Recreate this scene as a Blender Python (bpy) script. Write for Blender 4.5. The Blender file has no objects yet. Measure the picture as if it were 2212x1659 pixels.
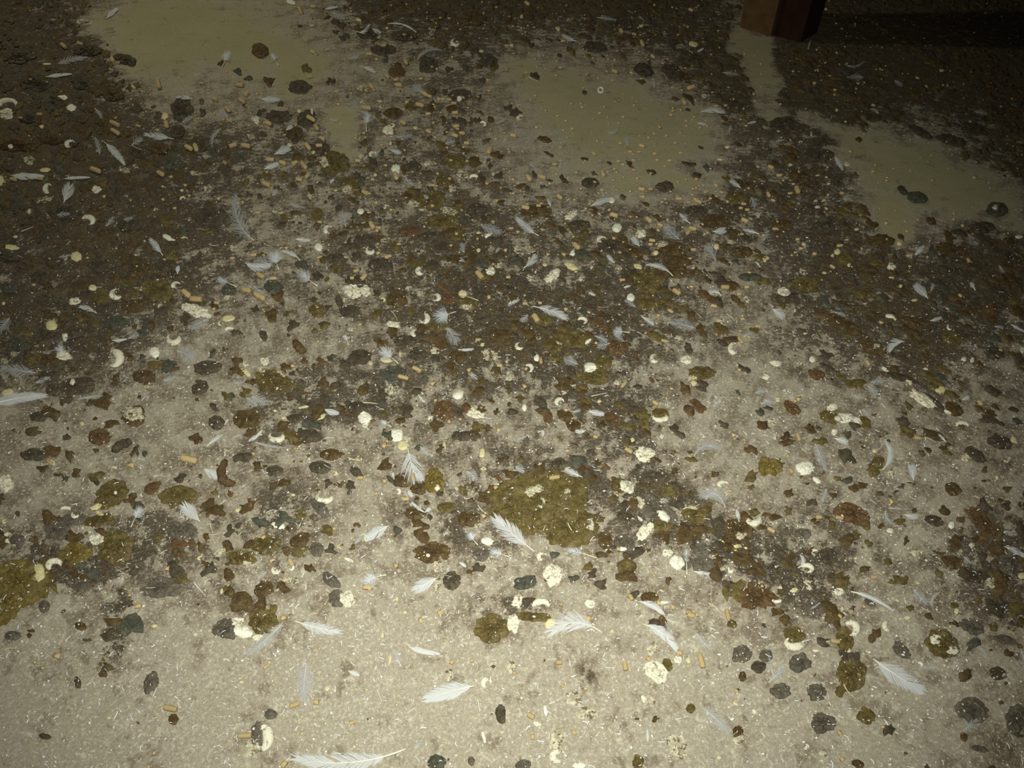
import bpy, math, random
import numpy as np

# ------------------------------------------------------------------ camera, world, lights, exposure
W, H = 2212.0, 1659.0
FPX = 1662.0                       # focal length in pixels
CAM_H = 0.75                       # crouching photographer
PITCH = math.radians(46.0)         # below the horizon
SC = bpy.context.scene
COL = SC.collection

cam_data = bpy.data.cameras.new('camera')
cam_data.sensor_fit = 'HORIZONTAL'
cam_data.sensor_width = 36.0
cam_data.lens = 36.0 * FPX / W
cam_data.clip_start = 0.01
cam = bpy.data.objects.new('camera', cam_data)
cam.location = (0, 0, CAM_H)
cam.rotation_euler = (math.radians(90) - PITCH, 0, 0)
COL.objects.link(cam)
SC.camera = cam

world = bpy.data.worlds.new('dark_shed_air')
world.use_nodes = True
world.node_tree.nodes['Background'].inputs[0].default_value = (0.9, 0.85, 0.75, 1)
world.node_tree.nodes['Background'].inputs[1].default_value = 0.006
SC.world = world

def aim(o, target):
    from mathutils import Vector
    d = Vector(target) - o.location
    o.rotation_euler = d.to_track_quat('-Z', 'Y').to_euler()

fl = bpy.data.lights.new('camera_flash', 'SPOT')
fl.energy = 61
fl.color = (0.95, 1.0, 0.94)
fl.spot_size = math.radians(96)
fl.spot_blend = 1.0
fl.shadow_soft_size = 0.012
flash = bpy.data.objects.new('camera_flash', fl)
flash.location = (0.0, 0.03, CAM_H + 0.08)
COL.objects.link(flash)
aim(flash, (-0.03, 0.72, 0))

bl = bpy.data.lights.new('added_fill_light', 'POINT')      # unseen lamp added to brighten the far left of the floor
bl.energy = 19
bl.color = (0.98, 1.0, 0.80)
bl.shadow_soft_size = 0.05
fill_light = bpy.data.objects.new('added_fill_light', bl)
fill_light.location = (-1.0, 1.95, 1.25)
COL.objects.link(fill_light)

SC.view_settings.view_transform = 'Standard'
SC.view_settings.look = 'None'
SC.view_settings.gamma = 1.0
SC.view_settings.use_curve_mapping = False
SC.view_settings.exposure = 0.0

# ------------------------------------------------------------------ photograph <-> floor
SP, CP = math.sin(PITCH), math.cos(PITCH)

def proj(px, py, z=0.0):
    """Points at height z under photograph pixels, as an (n, 3) array."""
    px = np.asarray(px, float); py = np.asarray(py, float); z = np.asarray(z, float)
    u = (px - W / 2) / FPX; v = (py - H / 2) / FPX
    t = (CAM_H - z) / (SP + v * CP)
    return np.stack([t * u, t * (CP - v * SP), z + 0 * t], -1)

def to_px(x, y, z=0.0):
    dz = np.asarray(z, float) - CAM_H
    depth = np.asarray(y) * CP - dz * SP
    down = -np.asarray(y) * SP - dz * CP
    depth = np.maximum(depth, 1e-3)
    return W / 2 + FPX * np.asarray(x) / depth, H / 2 + FPX * down / depth

def px_per_m(py):
    v = (np.asarray(py, float) - H / 2) / FPX
    return FPX * (SP + v * CP) / CAM_H

# ------------------------------------------------------------------ noise
def _hash(ix, iy, seed):
    n = (ix.astype(np.int64) * 374761393 + iy.astype(np.int64) * 668265263 + seed * 1442695041) & 0xffffffff
    n = ((n ^ (n >> 13)) * 1274126177) & 0xffffffff
    n = (n ^ (n >> 16)) & 0xffffffff
    return n / 4294967295.0

def vnoise(x, y, seed=0):
    x = np.asarray(x, float); y = np.asarray(y, float)
    ix = np.floor(x).astype(np.int64); iy = np.floor(y).astype(np.int64)
    fx = x - ix; fy = y - iy
    fx = fx * fx * (3 - 2 * fx); fy = fy * fy * (3 - 2 * fy)
    a = _hash(ix, iy, seed); b = _hash(ix + 1, iy, seed)
    c = _hash(ix, iy + 1, seed); d = _hash(ix + 1, iy + 1, seed)
    return (a * (1 - fx) + b * fx) * (1 - fy) + (c * (1 - fx) + d * fx) * fy

def fbm(x, y, seed=0, octaves=4):
    s = 0; a = 0.5; n = 0
    for k in range(octaves):
        s = s + a * vnoise(np.asarray(x) * 2 ** k + 17.3 * k, np.asarray(y) * 2 ** k - 9.1 * k, seed + k)
        n += a; a *= 0.55
    return s / n

# ------------------------------------------------------------------ how much litter lies where (read every 200 x 150 pixels)
SOIL = np.array([
 [.88,.60,.10,.30,.80,.84,.84,.92,.60,.92,.95,1.0],
 [.86,.76,.20,.30,.48,.66,.40,.55,.90,.90,.95,1.0],
 [.84,.82,.72,.66,.60,.62,.22,.08,.62,.76,.50,.75],
 [.76,.82,.74,.55,.62,.68,.60,.58,.74,.70,.40,.78],
 [.76,.80,.72,.58,.66,.74,.68,.74,.52,.82,.76,.86],
 [.76,.76,.50,.45,.56,.76,.78,.66,.50,.66,.76,.58],
 [.46,.46,.46,.60,.60,.56,.52,.52,.36,.50,.54,.52],
 [.44,.44,.50,.56,.42,.60,.68,.68,.42,.54,.42,.55],
 [.66,.68,.56,.60,.36,.46,.48,.56,.64,.64,.48,.66],
 [.26,.46,.30,.28,.16,.24,.30,.28,.40,.52,.34,.58],
 [.15,.16,.10,.10,.05,.07,.12,.15,.15,.20,.20,.50],
 [.20,.15,.10,.10,.05,.07,.12,.12,.15,.16,.20,.42]])
# feeding pans stood here and kept the floor bare: centre, radii, turn
BARE = [(440,80,215,95,8),(350,120,110,45,20),(1340,290,180,110,12),(2000,385,195,62,22),(1215,200,130,50,20),(1640,160,40,90,-20),
        (735,275,35,65,-15),(1925,465,45,60,-15),(1850,310,110,24,28),(1460,390,80,24,12),(640,150,60,60,0)]

# smears and damp patches in the thinner litter: centre, radii, turn, how much darker
STAINS = [(245,1400,32,115,6,.65),(150,1240,120,40,0,.25),(1265,1465,28,32,0,.9),(1260,1510,30,36,0,.5),(1700,1265,150,60,30,.25),
          (1450,1110,120,60,20,.25),(920,1130,90,50,0,.25),(500,1290,120,40,0,.25),(700,850,170,60,0,.2),(1330,900,110,60,10,.25),
          (2100,1250,110,130,25,.22),(1100,1320,90,40,0,.6),(560,1350,85,32,0,.2),(2120,1590,110,90,35,.2),(1470,1650,70,50,10,.35),
          (570,1600,34,60,0,.3),(40,1370,50,22,0,.3),(330,1160,90,70,0,.2),(1840,1480,50,70,0,.3),(1030,1190,90,60,0,.2),(640,1100,80,50,10,.2)]

def soil_px(px, py):
    gx = np.clip(px / 200.0, 0, 10.999); gy = np.clip(py / 150.0, 0, 10.999)
    ix = gx.astype(int); iy = gy.astype(int); fx = gx - ix; fy = gy - iy
    s = (SOIL[iy, ix] * (1 - fx) + SOIL[iy, ix + 1] * fx) * (1 - fy) + (SOIL[iy + 1, ix] * (1 - fx) + SOIL[iy + 1, ix + 1] * fx) * fy
    bare = np.zeros_like(s)
    for cx, cy, rx, ry, a in BARE:
        ca, sa = math.cos(math.radians(a)), math.sin(math.radians(a))
        dx, dy = px - cx, py - cy
        r = np.sqrt(((dx * ca + dy * sa) / rx) ** 2 + ((-dx * sa + dy * ca) / ry) ** 2)
        r = r + (fbm(px / 75.0, py / 50.0, 91, 5) - 0.5) * 1.5
        bare = np.maximum(bare, np.clip((1.30 - r) / 0.70, 0, 1))
    for cx, cy, rx, ry, a, amount in STAINS:
        ca, sa = math.cos(math.radians(a)), math.sin(math.radians(a)); dx, dy = px - cx, py - cy
        r = np.hypot((dx * ca + dy * sa) / rx, (-dx * sa + dy * ca) / ry) + (fbm(px / 40.0, py / 30.0, 17, 3) - .5) * .9
        s = s + .5 * amount * np.clip(1.35 - r, 0, .7) / .7
    return np.clip(s, 0, 1.05) * (1 - bare), bare

def floor_z(px, py):
    p = proj(px, py)
    return floor_z_xy(p[..., 0], p[..., 1], px, py)

def floor_z_xy(x, y, px, py):
    s, b = soil_px(px, py)
    return 0.0012 * fbm(x * 30, y * 30, 5, 3) + s * 0.0042 * fbm(x * 75, y * 75, 11, 3) ** 1.5

# ------------------------------------------------------------------ materials
MAT = {}

def node_mat(name, rough=0.8, spec=0.25):
    m = bpy.data.materials.new(name); m.use_nodes = True
    nt = m.node_tree; b = nt.nodes['Principled BSDF']
    b.inputs['Roughness'].default_value = rough
    b.inputs['Specular IOR Level'].default_value = spec
    MAT[name] = m
    return m, nt, b

def nd(nt, kind, **kw):
    n = nt.nodes.new(kind)
    for k, v in kw.items():
        if k in n.inputs: n.inputs[k].default_value = v
        else: setattr(n, k, v)
    return n

def noise(nt, scale, detail=4.0, rough=0.6, coord='Object'):
    tc = nd(nt, 'ShaderNodeTexCoord'); n = nd(nt, 'ShaderNodeTexNoise', Scale=scale, Detail=detail, Roughness=rough)
    nt.links.new(tc.outputs[coord], n.inputs['Vector'])
    return n

def ramp(nt, src, stops):
    r = nd(nt, 'ShaderNodeValToRGB'); cr = r.color_ramp
    while len(cr.elements) < len(stops): cr.elements.new(0.5)
    for e, (p, c) in zip(cr.elements, stops):
        e.position = p; e.color = (c[0], c[1], c[2], 1) if not isinstance(c, (int, float)) else (c, c, c, 1)
    nt.links.new(src, r.inputs['Fac'])
    return r.outputs['Color']

def mix(nt, fac, a, b):
    n = nd(nt, 'ShaderNodeMix', data_type='RGBA')
    for sock, v in ((n.inputs[0], fac), (n.inputs[6], a), (n.inputs[7], b)):
        if hasattr(v, 'links'): nt.links.new(v, sock)
        elif isinstance(v, (int, float)): sock.default_value = v
        else: sock.default_value = (v[0], v[1], v[2], 1)
    return n.outputs[2]

def mth(nt, op, a, b=0.0, c=0.0):
    n = nd(nt, 'ShaderNodeMath', operation=op)
    for s, v in zip(n.inputs, (a, b, c)):
        if hasattr(v, 'links'): nt.links.new(v, s)
        else: s.default_value = v
    return n.outputs[0]

def bump(nt, b, h, strength, dist):
    n = nd(nt, 'ShaderNodeBump', Strength=strength, Distance=dist)
    nt.links.new(h, n.inputs['Height']); nt.links.new(n.outputs[0], b.inputs['Normal'])

def smooth(nt, v, lo, hi):
    n = nd(nt, 'ShaderNodeMapRange', interpolation_type='SMOOTHSTEP')
    nt.links.new(v, n.inputs['Value'])
    n.inputs['From Min'].default_value = lo; n.inputs['From Max'].default_value = hi
    return n.outputs[0]

def floor_material():
    m, nt, b = node_mat('dusty_floor', 0.85, 0.2)
    at = nd(nt, 'ShaderNodeAttribute', attribute_name='litter').outputs['Fac']
    ab = nd(nt, 'ShaderNodeAttribute', attribute_name='bare').outputs['Fac']
    ay = nd(nt, 'ShaderNodeAttribute', attribute_name='ochre').outputs['Fac']
    n_big = noise(nt, 9, 3).outputs['Fac']
    n_mid = noise(nt, 105, 6, .66).outputs['Fac']
    n_fin = noise(nt, 420, 5, .7).outputs['Fac']
    n_grn = noise(nt, 900, 3, .7).outputs['Fac']
    n_col = noise(nt, 42, 6, .66).outputs['Fac']
    n_wht = noise(nt, 55, 7, .75).outputs['Fac']
    dust = mix(nt, n_big, (.35, .295, .205), (.41, .36, .265))
    dust = mix(nt, smooth(nt, n_fin, .36, .66), mix(nt, .5, dust, (.22, .175, .12)), dust)
    dust = mix(nt, ab, dust, mix(nt, mth(nt, 'ADD', mth(nt, 'MULTIPLY', n_mid, .5), mth(nt, 'MULTIPLY', n_big, .5)), (.26, .225, .115), (.41, .355, .20)))
    dust = mix(nt, mth(nt, 'MULTIPLY', mth(nt, 'MULTIPLY', smooth(nt, n_wht, .56, .68), .7), mth(nt, 'SUBTRACT', 1.0, ab)), dust, (.60, .53, .38))
    grey = mix(nt, n_big, (.265, .222, .160), (.28, .228, .150))
    dark = ramp(nt, n_col, [(.34, (.017, .012, .007)), (.45, (.045, .029, .013)), (.53, (.080, .047, .013)), (.63, (.145, .108, .066))])
    dark = mix(nt, mth(nt, 'MULTIPLY', ay, .6), dark, (.115, .072, .015))
    dark = mix(nt, smooth(nt, n_fin, .40, .72), dark, mix(nt, .5, dark, (.27, .22, .15)))
    n_sft = noise(nt, 26, 5, .62).outputs['Fac']
    a = mth(nt, 'ADD', at, mth(nt, 'MULTIPLY', mth(nt, 'SUBTRACT', n_sft, .5), 1.3))
    a = mth(nt, 'ADD', a, mth(nt, 'MULTIPLY', mth(nt, 'SUBTRACT', n_mid, .5), 1.0))
    a = mth(nt, 'ADD', a, mth(nt, 'MULTIPLY', mth(nt, 'SUBTRACT', n_fin, .5), 1.5))
    thin = smooth(nt, a, .22, .95)
    col = mix(nt, mth(nt, 'MULTIPLY', thin, .95), dust, grey)
    k = mth(nt, 'ADD', at, mth(nt, 'MULTIPLY', mth(nt, 'SUBTRACT', n_sft, .5), 1.7))
    k = mth(nt, 'ADD', k, mth(nt, 'MULTIPLY', mth(nt, 'SUBTRACT', n_mid, .5), 1.5))
    k = mth(nt, 'ADD', k, mth(nt, 'MULTIPLY', mth(nt, 'SUBTRACT', n_fin, .5), .6))
    stain = smooth(nt, mth(nt, 'ADD', k, mth(nt, 'MULTIPLY', mth(nt, 'SUBTRACT', n_sft, .5), .9)), .24, .68)
    col = mix(nt, mth(nt, 'MULTIPLY', stain, .85), col, mix(nt, n_col, (.142, .102, .062), (.215, .168, .110)))
    mask = smooth(nt, mth(nt, 'ADD', k, mth(nt, 'MULTIPLY', mth(nt, 'SUBTRACT', at, .6), 1.1)), .60, .96)
    mask = mth(nt, 'MULTIPLY', mth(nt, 'MULTIPLY', mask, mth(nt, 'ADD', .25, mth(nt, 'MULTIPLY', smooth(nt, at, .48, .76), .75))), mth(nt, 'SUBTRACT', 1.0, mth(nt, 'MULTIPLY', ab, .6)))
    col = mix(nt, mth(nt, 'MULTIPLY', mask, .93), col, dark)
    # grain: dark and pale grit pressed into the crust
    open_ = mth(nt, 'SUBTRACT', 1.0, mth(nt, 'MULTIPLY', ab, .8))
    dk = nd(nt, 'ShaderNodeTexNoise', Scale=700.0, Detail=3.0, Roughness=.7); 
    off = nd(nt, 'ShaderNodeMapping'); off.inputs['Location'].default_value = (3.1, 7.7, 1.3)
    nt.links.new(nd(nt, 'ShaderNodeTexCoord').outputs['Object'], off.inputs['Vector']); nt.links.new(off.outputs[0], dk.inputs['Vector'])
    col = mix(nt, mth(nt, 'MULTIPLY', mth(nt, 'MULTIPLY', smooth(nt, dk.outputs['Fac'], .54, .66), open_), mth(nt, 'ADD', .22, mth(nt, 'MULTIPLY', mask, .4))), col, (.075, .055, .036))
    med = nd(nt, 'ShaderNodeTexNoise', Scale=300.0, Detail=4.0, Roughness=.75)
    nt.links.new(off.outputs[0], med.inputs['Vector'])
    bare_of_crust = mth(nt, 'SUBTRACT', 1.0, mth(nt, 'MULTIPLY', mask, .65))
    g = mth(nt, 'MULTIPLY', mth(nt, 'MULTIPLY', open_, bare_of_crust), .75)
    col = mix(nt, mth(nt, 'MULTIPLY', smooth(nt, med.outputs['Fac'], .47, .33), mth(nt, 'MULTIPLY', g, mth(nt, 'ADD', .3, mth(nt, 'MULTIPLY', thin, .7)))), col, (.10, .075, .05))
    col = mix(nt, mth(nt, 'MULTIPLY', smooth(nt, med.outputs['Fac'], .53, .66), g), col, (.56, .50, .38))
    col = mix(nt, mth(nt, 'MULTIPLY', mth(nt, 'MULTIPLY', smooth(nt, n_grn, .56, .68), mth(nt, 'MULTIPLY', open_, bare_of_crust)), .55), col, (.58, .52, .40))
    nt.links.new(col, b.inputs['Base Color'])
    nt.links.new(mth(nt, 'SUBTRACT', .92, mth(nt, 'MULTIPLY', mask, .30)), b.inputs['Roughness'])
    h = mth(nt, 'ADD', mth(nt, 'MULTIPLY', n_mid, 1.0), mth(nt, 'MULTIPLY', n_fin, .55))
    h = mth(nt, 'MULTIPLY', h, mth(nt, 'ADD', .25, mth(nt, 'MULTIPLY', mask, .75)))
    bump(nt, b, h, .9, .0035)
    return m

def lump_material(name, c1, c2, c3, rough=.6, spec=.3, fleck=.6):
    m, nt, b = node_mat(name, rough, spec)
    n1 = noise(nt, 130, 5, .65).outputs['Fac']; n2 = noise(nt, 600, 4, .7).outputs['Fac']
    oi = nd(nt, 'ShaderNodeObjectInfo').outputs['Random']
    c = ramp(nt, n1, [(.32, c1), (.52, c2), (.72, c3)])
    c = mix(nt, mth(nt, 'MULTIPLY', mth(nt, 'SUBTRACT', oi, .5), .5), c, c1)
    n3 = noise(nt, 60, 5, .7).outputs['Fac']
    c = mix(nt, mth(nt, 'MULTIPLY', smooth(nt, n3, .52, .68), .28), c, (.20, .16, .105))
    c = mix(nt, mth(nt, 'MULTIPLY', smooth(nt, n2, .40, .30), .5), c, tuple(.5 * v for v in c1))
    c = mix(nt, mth(nt, 'MULTIPLY', smooth(nt, n2, .58, .70), fleck), c, (.52, .44, .27))
    nt.links.new(c, b.inputs['Base Color'])
    bump(nt, b, mth(nt, 'ADD', n1, mth(nt, 'MULTIPLY', n2, .6)), .9, .003)
    return m

def chalk_material(name, c1, c2, hole, lo, hi, amount):
    m, nt, b = node_mat(name, .85, .15)
    n1 = noise(nt, 220, 6, .72).outputs['Fac']; n2 = noise(nt, 60, 3).outputs['Fac']; n3 = noise(nt, 800, 2).outputs['Fac']
    c = mix(nt, n2, c1, c2)
    c = mix(nt, mth(nt, 'MULTIPLY', smooth(nt, n1, lo + .02, hi + .02), amount), c, hole)
    nt.links.new(c, b.inputs['Base Color'])
    bump(nt, b, mth(nt, 'ADD', n1, n3), .7, .002)
    return m

def vane_material(name, colour, clear, glow=.3):
    m = bpy.data.materials.new(name); m.use_nodes = True; MAT[name] = m
    nt = m.node_tree; nt.nodes.clear()
    out = nd(nt, 'ShaderNodeOutputMaterial')
    d = nd(nt, 'ShaderNodeBsdfDiffuse'); t = nd(nt, 'ShaderNodeBsdfTranslucent'); tr = nd(nt, 'ShaderNodeBsdfTransparent')
    n = noise(nt, 70, 3).outputs['Fac']
    c = mix(nt, n, tuple(v * .88 for v in colour), colour)
    nt.links.new(c, d.inputs[0]); nt.links.new(c, t.inputs[0])
    a = nd(nt, 'ShaderNodeMixShader'); a.inputs[0].default_value = glow
    nt.links.new(d.outputs[0], a.inputs[1]); nt.links.new(t.outputs[0], a.inputs[2])
    e = nd(nt, 'ShaderNodeMixShader'); e.inputs[0].default_value = clear
    nt.links.new(a.outputs[0], e.inputs[1]); nt.links.new(tr.outputs[0], e.inputs[2])
    nt.links.new(e.outputs[0], out.inputs[0])
    return m

def plain_material(name, c1, c2, rough=.7, spec=.25, scale=300):
    m, nt, b = node_mat(name, rough, spec)
    n1 = noise(nt, scale, 4).outputs['Fac']
    oi = nd(nt, 'ShaderNodeObjectInfo').outputs['Random']
    c = mix(nt, smooth(nt, n1, .3, .7), c1, c2)
    c = mix(nt, mth(nt, 'MULTIPLY', oi, .35), c, tuple(.55 * v for v in c1))
    nt.links.new(c, b.inputs['Base Color'])
    bump(nt, b, n1, .5, .001)
    return m

floor_material()
lump_material('dropping_k', (.046, .033, .018), (.092, .068, .038), (.15, .12, .08))
lump_material('dropping_b', (.052, .030, .009), (.108, .064, .019), (.19, .125, .05))
lump_material('dropping_r', (.075, .038, .013), (.145, .078, .027), (.20, .12, .05))
lump_material('dropping_o', (.070, .047, .012), (.150, .106, .027), (.25, .195, .07))
lump_material('dropping_g', (.048, .047, .030), (.088, .086, .056), (.15, .145, .10))
lump_material('dropping_n', (.085, .068, .046), (.150, .122, .084), (.22, .185, .135))
lump_material('dropping_y', (.10, .066, .010), (.20, .135, .020), (.36, .27, .07), .4, .5, .4)
chalk_material('white_s', (.86, .80, .60), (.90, .86, .70), (.45, .36, .22), .62, .72, .6)
chalk_material('white_p', (.78, .71, .50), (.84, .78, .60), (.12, .085, .04), .52, .62, .85)
chalk_material('white_q', (.58, .50, .32), (.66, .60, .42), (.11, .08, .04), .47, .57, .9)
chalk_material('white_y', (.70, .58, .27), (.78, .68, .38), (.30, .22, .08), .58, .70, .6)
vane_material('vane_c', (.82, .815, .79), .38, .25)
vane_material('vane_p', (.84, .83, .80), .36, .3)
vane_material('vane_d', (.82, .82, .80), .30, .3)
vane_material('vane_f', (.66, .66, .65), .55, .3)
plain_material('quill_pale', (.78, .72, .52), (.84, .80, .66), .45, .4)
plain_material('quill_yellow', (.72, .61, .34), (.80, .70, .45), .45, .4)
plain_material('feed_tan', (.50, .355, .15), (.64, .48, .24), .85, .1)
plain_material('grit_white', (.80, .76, .66), (.88, .86, .80), .6, .4)
plain_material('lint_white', (.72, .71, .66), (.82, .82, .80), .7, .3)
plain_material('post_tan', (.085, .046, .019), (.13, .072, .03), .8, .1, 30)
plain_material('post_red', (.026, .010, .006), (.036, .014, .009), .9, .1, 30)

# ------------------------------------------------------------------ building helpers
def mesh_obj(name, verts, faces, mat, parent=None, loc=None, mats=None, face_mat=None, flat=False):
    verts = np.asarray(verts, float)
    if loc is None: loc = np.zeros(3)
    me = bpy.data.meshes.new(name)
    me.from_pydata((verts - loc).tolist(), [], faces)
    for mm in (mats or [mat]): me.materials.append(MAT[mm])
    if face_mat is not None: me.polygons.foreach_set('material_index', face_mat)
    if not flat: me.polygons.foreach_set('use_smooth', [True] * len(me.polygons))
    me.update()
    o = bpy.data.objects.new(name, me); COL.objects.link(o)
    if parent is not None: o.parent = parent            # same origin as its parent: local coordinates shared
    else: o.location = loc
    return o

def empty(name, loc):
    o = bpy.data.objects.new(name, None); o.empty_display_size = .01; COL.objects.link(o); o.location = loc
    return o

class Heap:
    """Many pieces collected into one mesh (only for what nobody could count)."""
    def __init__(s): s.v = []; s.f = []; s.m = []; s.n = 0
    def add(s, v, f, m=0):
        v = np.asarray(v); s.v.append(v); s.f += [tuple(i + s.n for i in q) for q in f]; s.m += [m] * len(f); s.n += len(v)
    def build(s, name, mats):
        return mesh_obj(name, np.concatenate(s.v), s.f, None, mats=mats, face_mat=s.m)

THINGS = []     # dicts: obj, kind, px, py, size, desc
MOUNDS = []     # droppings already lying there, for whatever lies on top of them

def outline(phi, seed, rough):
    return 1 + rough * (.22 * (vnoise(np.cos(phi) * 8.5 - seed, np.sin(phi) * 8.5 + seed * 1.9, 12) - .5) * 2 + 0.9 * (fbm(np.cos(phi) * 1.3 + 5 + seed * 3.1, np.sin(phi) * 1.3 + seed * 1.7, 3) - .5) * 2
                        + .5 * (vnoise(np.cos(phi) * 3.4 + seed * 2.3, np.sin(phi) * 3.4 - seed, 8) - .5) * 2)

def mound_profile(rho):
    return np.sqrt(np.clip(1 - rho ** 2.2, 0, 1)) ** 1.1

def height_at(px, py):
    """Top of the droppings (above the bare floor) under these pixels."""
    px = np.asarray(px, float); py = np.asarray(py, float); z = np.zeros_like(px)
    x0, x1, y0, y1 = px.min(), px.max(), py.min(), py.max()
    for cx, cy, rx, ry, ca, sa, seed, rough, h in MOUNDS:
        R = max(rx, ry) * 1.5
        if cx + R < x0 or cx - R > x1 or cy + R < y0 or cy - R > y1: continue
        dx, dy = px - cx, py - cy
        a = (dx * ca + dy * sa) / rx; b = (-dx * sa + dy * ca) / ry
        phi = np.arctan2(b, a)
        rho = np.hypot(a, b) / outline(phi, seed, rough)
        z = np.maximum(z, h * mound_profile(rho))
    return z

def disc(nr, na):
    rho = np.concatenate([[0], np.repeat(np.linspace(1 / nr, 1, nr), na)])
    phi = np.concatenate([[0], np.tile(np.arange(na) * 2 * math.pi / na, nr)])
    f = [(0, 1 + i, 1 + (i + 1) % na) for i in range(na)]
    for k in range(nr - 1):
        a = 1 + k * na
        f += [(a + i, a + na + i, a + na + (i + 1) % na, a + (i + 1) % na) for i in range(na)]
    return rho, phi, f

def blob_mesh(cx, cy, rx, ry, ang, seed, rough, h, bumpy, nr, na, on_top, sink=.0015):
    rho, phi, f = disc(nr, na)
    ca, sa = math.cos(math.radians(ang)), math.sin(math.radians(ang))
    o = outline(phi, seed, rough)
    a = rx * rho * o * np.cos(phi); b = ry * rho * o * np.sin(phi)
    px = cx + a * ca - b * sa; py = cy + a * sa + b * ca
    z = h * mound_profile(rho)
    w = proj(px, py)
    nz = .65 * (fbm(w[:, 0] * 200 + seed, w[:, 1] * 200, 21, 3) - .5) + .45 * (vnoise(w[:, 0] * 520, w[:, 1] * 520, 31) - .5)
    z = z + bumpy * h * nz * np.clip(1.15 - rho, 0, 1) * 2
    z = z - sink * (rho > .999)
    base = floor_z(px, py) * (1 - .6 * (rho < .9))
    if on_top: base = floor_z(px, py) * .6 + height_at(px, py)
    return proj(px, py, base + z), f

def tube_mesh(pts, radii, n=8):
    """Round tube along 3-D points with a radius at each point, closed at the ends."""
    pts = np.asarray(pts, float); k = len(pts)
    t = np.gradient(pts, axis=0); t /= np.linalg.norm(t, axis=1)[:, None] + 1e-12
    side = np.cross(t, np.array([0, 0, 1.0])); side /= np.linalg.norm(side, axis=1)[:, None] + 1e-12
    up = np.cross(side, t)
    a = np.arange(n) * 2 * math.pi / n
    ring = pts[:, None, :] + np.asarray(radii)[:, None, None] * (np.cos(a)[None, :, None] * side[:, None, :] + np.sin(a)[None, :, None] * up[:, None, :])
    v = np.concatenate([ring.reshape(-1, 3), pts[:1], pts[-1:]])
    f = []
    for i in range(k - 1):
        for j in range(n):
            f.append((i * n + j, (i + 1) * n + j, (i + 1) * n + (j + 1) % n, i * n + (j + 1) % n))
    for j in range(n):
        f.append((k * n, j, (j + 1) % n)); f.append((k * n + 1, (k - 1) * n + (j + 1) % n, (k - 1) * n + j))
    return v, f

# ------------------------------------------------------------------ what lies where
# catalogue read off the photograph in 16 enlarged tiles
TILES = {'A0':(0,0,.2532),'A1':(550,0,.2532),'A2':(1100,0,.2532),'A3':(1650,0,.2541),
 'B0':(0,410,.2532),'B1':(550,410,.2532),'B2':(1100,410,.2532),'B3':(1650,410,.2541),
 'C0':(0,820,.2532),'C1':(550,820,.2532),'C2':(1100,820,.2532),'C3':(1650,820,.2541),
 'D0':(0,1239,.2532),'D1':(550,1239,.2532),'D2':(1100,1239,.2532),'D3':(1650,1239,.2541),'G':(0,0,1.0)}
CAT = {}
CAT['A0'] = {
'F':"1895 570 1950 440 90 d;910 158 992 82 55 c;390 655 602 632 40 c;490 545 735 490 75 f;1645 845 1510 828 42 p;1482 1186 1250 1148 72 p;868 1195 1055 1392 70 p;852 1322 812 1178 55 f;805 920 868 1005 48 f;1900 1095 1808 1242 60 f .2;78 1495 358 1502 76 c;540 1525 762 1514 32 c;1120 1242 1212 1185 75 f;1868 935 1935 995 72 f;1548 1048 1632 998 60 f",
'U':"70 890 95 45 90 c;50 972 75 48 0 p;535 830 45 24 8 s;610 920 42 36 0 s;355 1080 26 20 0 s;1400 990 38 34 0 y;415 1610 42 52 20 c;825 1610 45 40 0 p;1770 1612 40 45 0 q;385 1450 48 22 -5 y;250 1362 52 45 20 q;90 1250 26 20 0 s;720 190 82 30 0 q;398 546 46 11 0 s;2175 1015 40 32 0 q;2135 1165 45 28 0 q;1140 740 38 15 0 q;845 785 20 24 0 s;605 1230 50 40 30 c;0 1540 40 46 0 y;1660 1475 36 26 0 q;1055 1442 62 34 20 q;1155 1420 40 20 30 q;1550 1625 20 14 0 s;1385 1590 18 12 0 s",
'D':"1545 930 100 100 0 k;1730 960 42 80 10 g;1360 980 55 52 0 k;2030 612 70 38 10 g;2115 672 62 24 15 g;750 425 135 55 0 k;1065 505 115 48 15 k;1515 1120 66 60 0 k;1700 1225 110 80 0 k;150 1235 190 60 0 r;1470 1385 92 60 0 g;430 920 60 60 0 g;1880 540 42 36 0 k;870 1065 90 85 0 b;600 1200 70 58 0 k;1350 1260 90 60 10 b;300 700 150 70 10 k;700 700 120 70 20 k;960 800 110 60 10 b;160 480 140 60 0 k;440 1180 110 50 0 b;1180 1290 90 50 20 k;250 1000 90 50 0 k",
'P':"980 1055 78 20;985 1125 74 35;1180 1075 38 10;542 392 55 45;340 975 44 0;175 1005 32 0;960 512 30 60;1352 715 74 75;2045 725 58 8;1610 1260 52 30;1670 1258 44 70;1985 1240 62 -18;2097 1243 70 10;1960 1030 46 10;1940 930 48 50;2065 860 44 30;1832 845 40 20;2103 800 40 -40;815 1450 84 25;115 1530 46 10;345 1525 46 0;1345 1110 30 0;685 375 42 10;1720 710 34 0;1420 1060 40 80;1370 1480 50 30",
'S':"1130 1240 1215 1275;1560 1370 1614 1404;905 1190 970 1205;2120 1395 2160 1430;180 790 240 815"}
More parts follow.
